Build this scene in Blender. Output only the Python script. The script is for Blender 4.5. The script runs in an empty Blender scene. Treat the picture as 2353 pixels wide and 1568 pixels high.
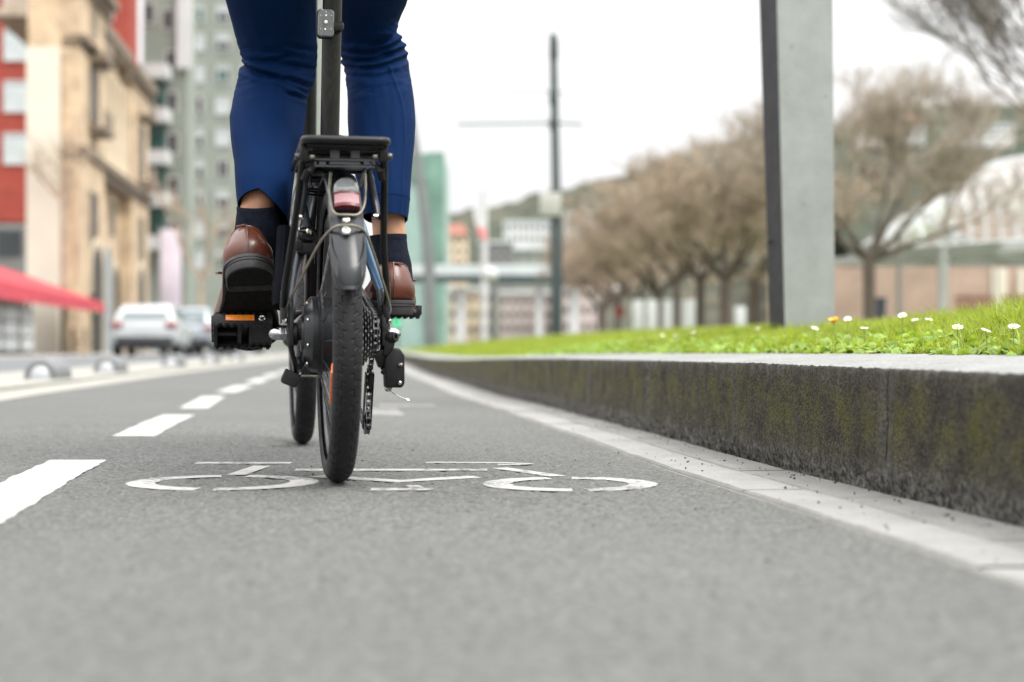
import bpy, bmesh, math, random
import numpy as np
from mathutils import Vector, Matrix, noise as mnoise
R = math.radians
rnd = random.Random(7)
S = bpy.context.scene
COL = S.collection

# ------------------------------------------------------------------ camera
CAM_H = 0.2265
F, CX, HY = 3540.0, 1176.5, 800.0        # focal length and horizon in picture units (2353 wide)
cd = bpy.data.cameras.new("camera"); cam = bpy.data.objects.new("camera", cd); COL.objects.link(cam)
cam.location = (0, 0, CAM_H); cam.rotation_euler = (R(90.26), 0, 0)
cd.lens = 36 * F / 2353; cd.sensor_width = 36; cd.clip_start = 0.05; cd.clip_end = 4000
cd.dof.use_dof = True; cd.dof.focus_distance = 2.83; cd.dof.aperture_fstop = 2.8
S.camera = cam
# ------------------------------------------------------------------ world and sun (bright overcast)
SUN_EL, SUN_AZ = 52, 128                 # azimuth clockwise from +Y: behind the camera, to the right
w = bpy.data.worlds.new("World"); S.world = w; w.use_nodes = True
nt = w.node_tree; nt.nodes.clear()
sky = nt.nodes.new('ShaderNodeTexSky'); sky.sky_type = 'NISHITA'; sky.sun_disc = False
sky.sun_elevation = R(SUN_EL); sky.sun_rotation = R(SUN_AZ); sky.dust_density = 1; sky.air_density = 1
hs = nt.nodes.new('ShaderNodeHueSaturation'); hs.inputs['Saturation'].default_value = 0.14
bg = nt.nodes.new('ShaderNodeBackground'); bg.inputs[1].default_value = 0.15
wo = nt.nodes.new('ShaderNodeOutputWorld')
cl_ = nt.nodes.new('ShaderNodeMix'); cl_.data_type = 'RGBA'; cl_.inputs[0].default_value = .9      # an even white cloud layer over the clear sky
tcw = nt.nodes.new('ShaderNodeTexCoord'); spw = nt.nodes.new('ShaderNodeSeparateXYZ'); nt.links.new(tcw.outputs['Generated'], spw.inputs[0])
mrw = nt.nodes.new('ShaderNodeMapRange'); mrw.interpolation_type = 'SMOOTHSTEP'; mrw.inputs[3].default_value = 2.7; mrw.inputs[4].default_value = 14.5; nt.links.new(spw.outputs[2], mrw.inputs[0])   # overcast: brighter overhead than at the horizon
cbw = nt.nodes.new('ShaderNodeCombineColor'); nt.links.new(mrw.outputs[0], cbw.inputs[0]); nt.links.new(mrw.outputs[0], cbw.inputs[1]); nt.links.new(mrw.outputs[0], cbw.inputs[2]); nt.links.new(cbw.outputs[0], cl_.inputs[7])
nt.links.new(sky.outputs[0], hs.inputs['Color']); nt.links.new(hs.outputs[0], cl_.inputs[6]); nt.links.new(cl_.outputs[2], bg.inputs[0]); nt.links.new(bg.outputs[0], wo.inputs[0])
sl = bpy.data.lights.new("sun", 'SUN'); so = bpy.data.objects.new("sun", sl); COL.objects.link(so)
sl.energy = 1.5; sl.angle = R(28); sl.color = (1, .975, .93)
az, el = R(SUN_AZ), R(SUN_EL)
so.rotation_euler = Vector((-math.sin(az)*math.cos(el), -math.cos(az)*math.cos(el), -math.sin(el))).to_track_quat('-Z', 'Y').to_euler()
S.view_settings.view_transform = 'Standard'; S.view_settings.look = 'None'
S.view_settings.exposure = 1.07; S.view_settings.gamma = 1
S.render.engine = 'CYCLES'

# ------------------------------------------------------------------ helpers
def P(px, py, Y):
    return Vector(((px-CX)/F*Y, Y, CAM_H+(HY-py)/F*Y))
def X_(px, Y): return (px-CX)/F*Y
def Z_(py, Y): return CAM_H+(HY-py)/F*Y

class MB:
    def __init__(s): s.v, s.f, s.uv = [], [], None
    def add(s, vs, fs):
        o = len(s.v); s.v += [tuple(p) for p in vs]; s.f += [tuple(i+o for i in q) for q in fs]
    def box(s, c, d, M=None):
        x, y, z = d[0]/2, d[1]/2, d[2]/2
        vs = [Vector((a*x, b*y, e*z)) for a in (-1, 1) for b in (-1, 1) for e in (-1, 1)]
        if M is not None: vs = [M @ p for p in vs]
        s.add([p+Vector(c) for p in vs], [(0,1,3,2),(4,6,7,5),(0,4,5,1),(2,3,7,6),(0,2,6,4),(1,5,7,3)]); return s
    def bar(s, a, b, wd, th, up=(0,0,1)):
        a, b = Vector(a), Vector(b); t = (b-a).normalized(); u = Vector(up)
        sd = t.cross(u).normalized(); u = sd.cross(t).normalized()
        M = Matrix((sd, t, u)).transposed()
        return s.box((a+b)/2, (wd, (b-a).length, th), M)
    def loft(s, rings, cap=True, closed=True):
        n = len(rings[0]); vs = [p for r in rings for p in r]; fs = []
        m = n if closed else n-1
        for i in range(len(rings)-1):
            for j in range(m):
                k = (j+1) % n
                fs.append((i*n+j, i*n+k, (i+1)*n+k, (i+1)*n+j))
        if cap and closed:
            fs.append(tuple(reversed(range(n)))); fs.append(tuple((len(rings)-1)*n+j for j in range(n)))
        s.add(vs, fs); return s
    def tube(s, pts, r, n=10, closed=False, cap=True):
        pts = [Vector(p) for p in pts]; m = len(pts)
        rs = r if isinstance(r, (list, tuple)) else [r]*m
        rings = []; u = None
        for i, p in enumerate(pts):
            if closed: t = pts[(i+1) % m]-pts[i-1]
            else: t = pts[min(i+1, m-1)]-pts[max(i-1, 0)]
            t.normalize()
            if u is None:
                a = Vector((0,0,1)) if abs(t.z) < .9 else Vector((1,0,0)); u = t.cross(a).normalized()
            else:
                u = (u - t*u.dot(t)).normalized()
            q = t.cross(u)
            rings.append([p+(u*math.cos(2*math.pi*k/n)+q*math.sin(2*math.pi*k/n))*rs[i] for k in range(n)])
        if closed: rings.append(rings[0])
        return s.loft(rings, cap and not closed)
    def lathe(s, prof, O=(0,0,0), ax=(0,0,1), n=32, cap=True):
        O, ax = Vector(O), Vector(ax).normalized()
        a = Vector((0,0,1)) if abs(ax.z) < .9 else Vector((1,0,0)); u = ax.cross(a).normalized(); q = ax.cross(u)
        rings = [[O+ax*h+(u*math.cos(2*math.pi*k/n)+q*math.sin(2*math.pi*k/n))*max(r, 1e-5) for k in range(n)] for r, h in prof]
        return s.loft(rings, cap)
    def cyl(s, a, b, r, n=20):
        a, b = Vector(a), Vector(b); return s.lathe([(r, 0), (r, (b-a).length)], a, b-a, n)
    def ball(s, c, r, n=16, sc=(1,1,1)):
        c = Vector(c); rings = []
        for i in range(n//2+1):
            th = math.pi*i/(n//2); rr = max(math.sin(th), 1e-4)
            rings.append([c+Vector((rr*math.cos(2*math.pi*k/n)*sc[0], rr*math.sin(2*math.pi*k/n)*sc[1], -math.cos(th)*sc[2]))*r for k in range(n)])
        return s.loft(rings)
    def prism(s, poly, fn, h0, h1):
        n = len(poly)
        return s.loft([[fn(a, b, h0) for a, b in poly], [fn(a, b, h1) for a, b in poly]])
    def build(s, name, mt, parent=None, off=None, smooth=30, bevel=0, seg=2, sub=0):
        me = bpy.data.meshes.new(name)
        vs = s.v
        if off is not None: vs = [(p[0]-off[0], p[1]-off[1], p[2]-off[2]) for p in vs]
        me.from_pydata([tuple(p) for p in vs], [], s.f)
        if s.uv is not None:
            l = me.uv_layers.new(name='UVMap'); vi = np.zeros(len(me.loops), dtype=np.int32); me.loops.foreach_get('vertex_index', vi)
            l.data.foreach_set('uv', np.asarray(s.uv, dtype=np.float32)[vi].ravel())
        bm = bmesh.new(); bm.from_mesh(me)
        bmesh.ops.recalc_face_normals(bm, faces=bm.faces)
        if bevel:
            es = [e for e in bm.edges if len(e.link_faces) == 2 and e.calc_face_angle(0) > R(35)]
            bmesh.ops.bevel(bm, geom=es, offset=bevel, segments=seg, affect='EDGES', profile=.5, clamp_overlap=True)
        bm.to_mesh(me); bm.free()
        if smooth:
            me.shade_smooth(); me.set_sharp_from_angle(angle=R(smooth))
        if mt: me.materials.append(mt)
        o = bpy.data.objects.new(name, me); COL.objects.link(o)
        if parent: o.parent = parent
        if sub:
            md = o.modifiers.new('s', 'SUBSURF'); md.levels = sub; md.render_levels = sub
        return o

def spline(pts, n=8, closed=False):
    pts = [Vector(p) for p in pts]; m = len(pts); out = []
    for i in range(m if closed else m-1):
        if closed: a, b, c, d = pts[i-1], pts[i], pts[(i+1) % m], pts[(i+2) % m]
        else: a, b, c, d = pts[max(i-1, 0)], pts[i], pts[i+1], pts[min(i+2, m-1)]
        for k in range(n):
            t = k/n
            out.append(.5*((2*b)+(c-a)*t+(2*a-5*b+4*c-d)*t*t+(3*b-a-3*c+d)*t**3))
    if not closed: out.append(pts[-1])
    return out

def tag(o, label=None, cat=None, group=None, kind=None):
    if label: o['label'] = label
    if cat: o['category'] = cat
    if group: o['group'] = group
    if kind: o['kind'] = kind
    return o
def empty(name, loc, label, cat, group=None, rz=0):
    o = bpy.data.objects.new(name, None); COL.objects.link(o); o.location = loc; o.rotation_euler = (0, 0, rz)
    o.empty_display_size = .1
    return tag(o, label, cat, group)
def copy_tree(o, parent=None):
    c = o.copy(); COL.objects.link(c); c.parent = parent
    for ch in o.children: copy_tree(ch, c)
    return c

# ------------------------------------------------------------------ materials
def newmat(name):
    m = bpy.data.materials.new(name); m.use_nodes = True
    n = m.node_tree; b = n.nodes['Principled BSDF']
    return m, n, b
def nd(n, t, **kw):
    x = n.nodes.new(t)
    for k, v in kw.items():
        if k.startswith('i_'): x.inputs[k[2:].replace('_', ' ')].default_value = v
        else: setattr(x, k, v)
    return x
def coords(n, sc=(1,1,1), kind='Object'):
    tc = nd(n, 'ShaderNodeTexCoord'); mp = nd(n, 'ShaderNodeMapping'); mp.inputs['Scale'].default_value = sc
    n.links.new(tc.outputs[kind], mp.inputs[0]); return mp.outputs[0]
def noise(n, co, scale, detail=4, rough=.55, dist=0):
    x = nd(n, 'ShaderNodeTexNoise'); x.inputs['Scale'].default_value = scale; x.inputs['Detail'].default_value = detail
    x.inputs['Roughness'].default_value = rough; x.inputs['Distortion'].default_value = dist
    n.links.new(co, x.inputs['Vector']); return x.outputs[0]
def ramp(n, src, stops):
    r = nd(n, 'ShaderNodeValToRGB'); e = r.color_ramp.elements
    while len(e) < len(stops): e.new(.5)
    for k, (p, c) in enumerate(stops):
        e[k].position = p; e[k].color = (c, c, c, 1) if not isinstance(c, (tuple, list)) else (*c, 1)
    n.links.new(src, r.inputs[0]); return r.outputs[0]
def mixc(n, fac, a, b, mode='MIX'):
    x = nd(n, 'ShaderNodeMix', data_type='RGBA', blend_type=mode)
    for i, s in ((0, fac), (6, a), (7, b)):
        if isinstance(s, (int, float)): x.inputs[i].default_value = s
        elif isinstance(s, tuple): x.inputs[i].default_value = (*s, 1)
        else: n.links.new(s, x.inputs[i])
    return x.outputs[2]
def math_(n, op, a, b=0, c=None, clamp=False):
    x = nd(n, 'ShaderNodeMath', operation=op, use_clamp=clamp)
    for i, s in enumerate((a, b, c)):
        if s is None: continue
        if isinstance(s, (int, float)): x.inputs[i].default_value = s
        else: n.links.new(s, x.inputs[i])
    return x.outputs[0]
def bump(n, b, h, strength=.3, dist=.01):
    x = nd(n, 'ShaderNodeBump'); x.inputs['Strength'].default_value = strength; x.inputs['Distance'].default_value = dist
    n.links.new(h, x.inputs['Height']); n.links.new(x.outputs[0], b.inputs['Normal'])
def mat(name, col, rough=.5, metal=0, var=.15, scale=12, bmp=0, bscale=200, coat=0, trans=0, emit=0, spec=.5, bdist=.001):
    m, n, b = newmat(name)
    co = coords(n)
    f = noise(n, co, scale, 5)
    lo = tuple(max(c*(1-var), 0) for c in col); hi = tuple(min(c*(1+var), 1) for c in col)
    c = ramp(n, f, [(.3, lo), (.7, hi)]); n.links.new(c, b.inputs['Base Color'])
    rr = ramp(n, noise(n, co, scale*2.3, 3), [(.3, max(rough*.85, 0)), (.7, min(rough*1.15, 1))]); n.links.new(rr, b.inputs['Roughness'])
    b.inputs['Metallic'].default_value = metal; b.inputs['Coat Weight'].default_value = coat
    b.inputs['Transmission Weight'].default_value = trans; b.inputs['Specular IOR Level'].default_value = spec
    if emit:
        b.inputs['Emission Color'].default_value = (*col, 1); b.inputs['Emission Strength'].default_value = emit
    if bmp: bump(n, b, noise(n, co, bscale, 3), bmp, bdist)
    return m
M = {}
M['black'] = mat('black_satin_paint', (.0055, .0058, .0065), .36, var=.3, scale=30, spec=.28)
M['plastic'] = mat('black_plastic', (.0055, .0055, .0068), .45, var=.3, scale=60, bmp=.15, bscale=900, spec=.25)
M['rubber'] = mat('tyre_rubber', (.0115, .0115, .013), .6, var=.25, scale=18, bmp=.2, bscale=700, spec=.28)
M['fender'] = mat('grey_black_mudguard', (.0105, .012, .0145), .3, var=.2, scale=25, bmp=.08, bscale=500, spec=.42)
M['steel'] = mat('brushed_steel', (.5, .48, .44), .28, 1, var=.15, scale=60)
M['wire'] = mat('champagne_wire', (.27, .25, .2), .42, .75, var=.15, scale=60)
M['chrome'] = mat('chrome', (.38, .38, .4), .12, 1, var=.05)
M['darksteel'] = mat('dark_steel', (.09, .09, .092), .32, .9, var=.4, scale=90)
M['alloy'] = mat('grey_rim_alloy', (.13, .135, .14), .38, .7, var=.15, scale=20)
M['framegrey'] = mat('graphite_frame_paint', (.028, .032, .038), .32, .2, var=.15, scale=15, spec=.4)
M['frameblue'] = mat('steel_blue_frame_paint', (.032, .075, .135), .35, .15, var=.12, scale=15, coat=.3)
M['amber'] = mat('amber_reflector', (.72, .2, .008), .22, var=.25, scale=500, coat=.5, bmp=.5, bscale=1500)
M['orange'] = mat('orange_reflector', (.75, .13, .01), .3, var=.12, scale=100, coat=.4)
M['redlens'] = mat('red_lens', (.13, .018, .026), .3, var=.25, scale=120, spec=.4)
M['pinklens'] = mat('pale_red_reflector', (.42, .245, .265), .5, var=.12, scale=500, spec=.3)  # the reflector's pale sky reflection is put into its base colour
M['lens'] = mat('clear_lens', (.62, .65, .67), .1, var=.1, scale=60, trans=.55, coat=.5)
M['lensdark'] = mat('smoked_lens', (.2, .21, .215), .14, var=.2, scale=80, trans=.25, coat=.7)
M['led'] = mat('pale_led', (.85, .83, .76), .3, var=.05)
M['leather'] = mat('brown_leather', (.085, .021, .0095), .33, var=.28, scale=22, bmp=.2, bscale=420, coat=.12)
M['soleside'] = mat('sole_edge', (.032, .030, .031), .55, var=.2, scale=60, bmp=.2, bscale=500, spec=.3)
M['sole'] = mat('black_sole', (.006, .0055, .0055), .8, var=.4, scale=90, bmp=.3, bscale=600, spec=.15)
M['solewear'] = mat('worn_sole_strip', (.026, .024, .021), .8, var=.4, scale=120, bmp=.3, bscale=700, spec=.2)
M['skin'] = mat('skin', (.5, .25, .15), .5, var=.18, scale=35, bmp=.12, bscale=500)
M['skin'].node_tree.nodes['Principled BSDF'].inputs['Subsurface Weight'].default_value = .1
M['skin'].node_tree.nodes['Principled BSDF'].inputs['Subsurface Scale'].default_value = .01
M['jacket'] = mat('dark_jacket', (.02, .022, .03), .8, var=.2, bmp=.2, bscale=300)
M['hair'] = mat('dark_hair', (.02, .012, .008), .6)
def sock_mat():
    m, n, b = newmat('navy_ribbed_knit'); co = coords(n)
    c = ramp(n, noise(n, co, 90, 4), [(.3, (.004, .0055, .011)), (.75, (.011, .014, .025))])
    n.links.new(c, b.inputs['Base Color']); b.inputs['Roughness'].default_value = .95
    b.inputs['Specular IOR Level'].default_value = .15
    bump(n, b, noise(n, co, 600, 2), .4, .002); return m
M['sock'] = sock_mat()
def cloth_mat():
    m, n, b = newmat('royal_blue_suit_cloth'); co = coords(n)
    f = noise(n, co, 9, 4); g = noise(n, coords(n, (1, 1, .35)), 420, 2)
    c = ramp(n, f, [(.3, (.001, .0108, .047)), (.7, (.0014, .0145, .06))])
    c = mixc(n, math_(n, 'MULTIPLY', g, .45), c, (.002, .019, .075))
    n.links.new(c, b.inputs['Base Color']); b.inputs['Roughness'].default_value = .78
    b.inputs['Specular IOR Level'].default_value = .08
    wv = nd(n, 'ShaderNodeTexWave', wave_type='BANDS', bands_direction='DIAGONAL'); wv.inputs['Scale'].default_value = 420
    wv.inputs['Distortion'].default_value = 1.5; n.links.new(co, wv.inputs['Vector'])
    h = math_(n, 'ADD', math_(n, 'MULTIPLY', wv.outputs[1], .35), g)
    bump(n, b, h, .22, .0008); return m
M['cloth'] = cloth_mat()
M['lining'] = mat('dark_lining', (.004, .005, .008), .9, spec=.08)
def asphalt(name, lo, hi, blue=0):
    m, n, b = newmat(name); co = coords(n)
    v = nd(n, 'ShaderNodeTexVoronoi'); v.inputs['Scale'].default_value = 190; n.links.new(co, v.inputs['Vector'])
    v2 = nd(n, 'ShaderNodeTexVoronoi'); v2.inputs['Scale'].default_value = 95; n.links.new(co, v2.inputs['Vector'])
    big = noise(n, co, .9, 6); mid = noise(n, co, 22, 5); fine = noise(n, co, 260, 3)
    sp = ramp(n, v.outputs['Color'], [(.1, lo*.4), (.5, (lo+hi)/2), (.95, hi*1.7)])
    c = mixc(n, .5, ramp(n, mid, [(.3, lo*1.22), (.7, hi*.86)]), sp)
    c = mixc(n, .75, c, ramp(n, big, [(.3, .86), (.7, 1.08)]), 'MULTIPLY')
    cr = ramp(n, fine, [(.3, .12), (.46, 1)]); c = mixc(n, .6, c, cr, 'MULTIPLY')
    pit = ramp(n, noise(n, co, 120, 3, .6), [(.33, .2), (.42, 1.)]); c = mixc(n, .4, c, pit, 'MULTIPLY')
    spk = ramp(n, noise(n, co, 210, 2), [(.70, 0.), (.76, 1.)]); c = mixc(n, math_(n, 'MULTIPLY', spk, .45), c, (hi*2.1, hi*2.1, hi*2.0))
    dk = ramp(n, noise(n, co, 42, 2, .4), [(.22, 1.), (.25, 0.)]); c = mixc(n, math_(n, 'MULTIPLY', dk, .6), c, (lo*.25, lo*.25, lo*.26))
    c = mixc(n, 1, c, (.98-blue, 1.0, .945+blue*1.8), 'MULTIPLY')
    n.links.new(c, b.inputs['Base Color']); b.inputs['Roughness'].default_value = .85; b.inputs['Specular IOR Level'].default_value = .35
    h = math_(n, 'ADD', math_(n, 'MULTIPLY', v2.outputs['Distance'], -.7), math_(n, 'MULTIPLY', fine, .8))
    h = math_(n, 'ADD', h, math_(n, 'MULTIPLY', v.outputs['Distance'], -.6))
    bump(n, b, h, .55, .004); return m
M['asphalt'] = asphalt('bike_lane_asphalt', .072, .116)
M['road'] = asphalt('carriageway_asphalt', .1, .14, .04)
def paint_mat(name='worn_white_paint', col=.62, wear=.5):
    m, n, b = newmat(name); co = coords(n)
    v = nd(n, 'ShaderNodeTexVoronoi'); v.inputs['Scale'].default_value = 190; n.links.new(co, v.inputs['Vector'])
    f = noise(n, co, 60, 6, .7); g = noise(n, co, 7, 4)
    k = math_(n, 'ADD', math_(n, 'MULTIPLY', f, .75), math_(n, 'MULTIPLY', g, .5))
    fac = ramp(n, k, [(wear, 0.), (wear+.06, 1.)])
    c = mixc(n, fac, (.1, .1, .097), ramp(n, noise(n, co, 25, 4), [(.3, col*.86), (.7, col)]))
    c = mixc(n, 1, c, (1, .985, .95), 'MULTIPLY')
    n.links.new(c, b.inputs['Base Color']); b.inputs['Roughness'].default_value = .7
    bump(n, b, math_(n, 'ADD', math_(n, 'MULTIPLY', v.outputs['Distance'], -.5), f), .5, .002); return m
M['paint'] = paint_mat('white_road_paint', .37, .46)
M['paintworn'] = paint_mat('worn_symbol_paint', .35, .548)
M['paintfaint'] = paint_mat('faded_road_paint', .19, .6)
M['cream'] = mat('cream_concrete_strip', (.235, .228, .2), .8, var=.14, scale=5, bmp=.3, bscale=90)
def kerb_face():
    m, n, b = newmat('mossy_kerb_face'); co = coords(n)
    sp = nd(n, 'ShaderNodeSeparateXYZ'); n.links.new(co, sp.inputs[0]); z = sp.outputs[2]
    uvn = nd(n, 'ShaderNodeUVMap'); spu = nd(n, 'ShaderNodeSeparateXYZ'); n.links.new(uvn.outputs[0], spu.inputs[0]); jd = spu.outputs[0]   # metres to the nearest joint
    st = coords(n, (1, 1, .3))
    f1 = noise(n, co, 38, 6, .65); f2 = noise(n, st, 34, 5, .6); f3 = noise(n, co, 6, 4); f4 = noise(n, co, 330, 4, .75); f6 = noise(n, co, 150, 4, .7); f5 = noise(n, st, 200, 4, .65); f7 = noise(n, co, 16, 5, .6)
    base = ramp(n, f7, [(.3, (.048, .042, .034)), (.5, (.075, .067, .054)), (.7, (.11, .1, .082))])
    base = mixc(n, .95, base, ramp(n, f4, [(.36, .15), (.52, 1.), (.68, 2.6)]), 'MULTIPLY')
    base = mixc(n, .7, base, ramp(n, f6, [(.36, .4), (.5, 1.), (.66, 1.9)]), 'MULTIPLY')
    base = mixc(n, .4, base, ramp(n, f5, [(.35, .6), (.5, 1.), (.66, 1.5)]), 'MULTIPLY')
    zz = math_(n, 'ADD', z, math_(n, 'MULTIPLY', math_(n, 'SUBTRACT', f3, .5), .09))
    band = ramp(n, math_(n, 'MULTIPLY', zz, 5.0), [(.25, .1), (.5, .75), (.62, 1.), (.8, .9), (.9, .1)])
    mossn = ramp(n, math_(n, 'ADD', math_(n, 'MULTIPLY', f7, .55), math_(n, 'ADD', math_(n, 'MULTIPLY', f6, .3), math_(n, 'MULTIPLY', f4, .25))), [(.5, 0.), (.62, 1.)])
    moss = ramp(n, f4, [(.36, (.03, .033, .008)), (.5, (.09, .092, .022)), (.64, (.2, .19, .042))])
    c = mixc(n, math_(n, 'MULTIPLY', math_(n, 'MULTIPLY', band, mossn), .85), base, moss)
    zs = math_(n, 'ADD', z, math_(n, 'MULTIPLY', math_(n, 'SUBTRACT', f2, .5), .07))
    top = ramp(n, math_(n, 'MULTIPLY', zs, 5.0), [(.84, 0.), (.97, 1.)])
    stk = ramp(n, noise(n, coords(n, (1, 1, .1)), 40, 5, .7), [(.52, 0.), (.66, 1.)])
    c = mixc(n, math_(n, 'MULTIPLY', top, .5), c, mixc(n, 1, (.095, .087, .075), ramp(n, f4, [(.36, .5), (.66, 1.5)]), 'MULTIPLY'))
    c = mixc(n, math_(n, 'MULTIPLY', math_(n, 'MULTIPLY', top, stk), .7), c, (.22, .21, .175))
    jn = ramp(n, math_(n, 'ADD', jd, math_(n, 'MULTIPLY', math_(n, 'SUBTRACT', f1, .5), .05)), [(.01, 1.), (.034, 0.)])
    c = mixc(n, math_(n, 'MULTIPLY', jn, .65), c, mixc(n, 1, (.135, .13, .112), ramp(n, f6, [(.36, .5), (.64, 1.4)]), 'MULTIPLY'))
    zb = math_(n, 'ADD', z, math_(n, 'MULTIPLY', math_(n, 'SUBTRACT', f1, .5), .09))
    bot = ramp(n, math_(n, 'MULTIPLY', zb, 5.0), [(.12, 1.), (.26, 0.)])
    crumb = ramp(n, noise(n, co, 95, 4, .7), [(.42, (.04, .042, .042)), (.58, (.27, .26, .235))])
    c = mixc(n, math_(n, 'MULTIPLY', bot, .85), c, crumb)
    n.links.new(c, b.inputs['Base Color']); b.inputs['Roughness'].default_value = .92; b.inputs['Specular IOR Level'].default_value = .25
    h = math_(n, 'ADD', math_(n, 'MULTIPLY', f4, 1.0), math_(n, 'MULTIPLY', f6, 1.4)); bump(n, b, h, 1., .006); return m
M['kerbface'] = kerb_face()
def stone(name, lo, hi, tint=(1, .99, .95), rough=.85, sp=.35):
    m, n, b = newmat(name); co = coords(n)
    f = noise(n, co, 14, 6, .6); g = noise(n, co, 160, 4, .7); k = noise(n, co, 3, 4)
    c = ramp(n, f, [(.3, lo), (.7, hi)]); c = mixc(n, sp, c, ramp(n, g, [(.35, .45), (.5, 1.), (.7, 1.25)]), 'MULTIPLY')
    c = mixc(n, .6, c, ramp(n, k, [(.35, .8), (.65, 1.1)]), 'MULTIPLY')
    dk = ramp(n, noise(n, co, 30, 3), [(.27, 1.), (.31, 0.)]); c = mixc(n, math_(n, 'MULTIPLY', dk, .5), c, (lo*.3, lo*.3, lo*.28))
    c = mixc(n, 1, c, tint, 'MULTIPLY'); n.links.new(c, b.inputs['Base Color']); b.inputs['Roughness'].default_value = rough
    bump(n, b, math_(n, 'ADD', g, f), .4, .003); return m
M['coping'] = stone('pale_coping_stone', .17, .225, (.99, 1, .96), sp=.7)
M['gutter_a'] = stone('pale_gutter_slab', .2, .245, (1, .985, .93))
M['gutter_b'] = stone('grey_gutter_slab', .175, .22, (1, .975, .91))
M['joint'] = stone('sand_joint', .13, .2, (1, .97, .86))
def leafmat(name, lo, hi, tr=.5):
    m, n, b = newmat(name); co = coords(n)
    f = noise(n, co, 45, 3); g = noise(n, co, 4, 3)
    c = ramp(n, f, [(.3, lo), (.7, hi)]); c = mixc(n, .6, c, ramp(n, g, [(.3, .7), (.7, 1.2)]), 'MULTIPLY')
    n.links.new(c, b.inputs['Base Color']); b.inputs['Roughness'].default_value = .5
    t = nd(n, 'ShaderNodeBsdfTranslucent'); n.links.new(mixc(n, 1, c, (1.2, 1.1, .6), 'MULTIPLY'), t.inputs[0])
    ms = nd(n, 'ShaderNodeMixShader'); ms.inputs[0].default_value = tr
    n.links.new(b.outputs[0], ms.inputs[1]); n.links.new(t.outputs[0], ms.inputs[2])
    n.links.new(ms.outputs[0], n.nodes['Material Output'].inputs[0]); return m
M['grass'] = leafmat('grass_blades', (.12, .2, .02), (.4, .47, .07))
M['clover'] = leafmat('clover_leaves', (.1, .21, .022), (.37, .5, .09), .4)
M['soil'] = mat('lawn_soil', (.075, .11, .02), .95, var=.5, scale=40)
# ------------------------------------------------------------------ street geometry: everything follows the kerb line
KY = [-6, -2, .3, 1.2, 1.865, 2.18, 2.386, 2.655, 3.0, 3.3, 3.86, 4.43, 5.6, 7.2, 9.9, 13, 25.9, 120]
KX = [1.75, 1.1, .83, .72, .635, .598, .565, .518, .475, .44, .385, .305, .17, -.055, -.335, -.68, -1.86, -10.6]
_ys = np.arange(-6, 120, .1); _xs = np.interp(_ys, KY, KX)
_k = np.ones(7)/7; _xs = np.convolve(np.pad(_xs, 3, mode='edge'), _k, 'valid')
def kx(y): return float(np.interp(y, _ys, _xs))
def kh(y): return float(np.interp(y, [0, 3, 5.6, 7.2, 9.9, 13, 26, 60], [.193, .2, .191, .18, .155, .14, .135, .12]))   # kerb height
def strip(mb, s0, s1, ys, z, uv=False):
    rows = []
    for y in ys:
        k = kx(y); rows.append([(k+s0, y, z), (k+(s0+s1)/2, y, z), (k+s1, y, z)])
    mb.loft(rows, cap=False, closed=False)
def yrange(a, b, near=.12, far=2.0):
    out = [a]
    while out[-1] < b: out.append(min(b, out[-1]+max(near, min(far, abs(out[-1])*.06))))
    return out
g = MB(); g.add([(-1500, -300, -.012), (1500, -300, -.012), (1500, 2500, -.012), (-1500, 2500, -.012)], [(0,1,2,3)])
M['pavement'] = mat('pale_pavement', (.33, .32, .3), .85, var=.15, scale=.6)
tag(g.build('ground', M['pavement']), kind='structure')
g = MB(); strip(g, -9.2, -3.0, yrange(-5, 118, .5, 4), -.006); tag(g.build('road', M['road']), kind='structure')
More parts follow.
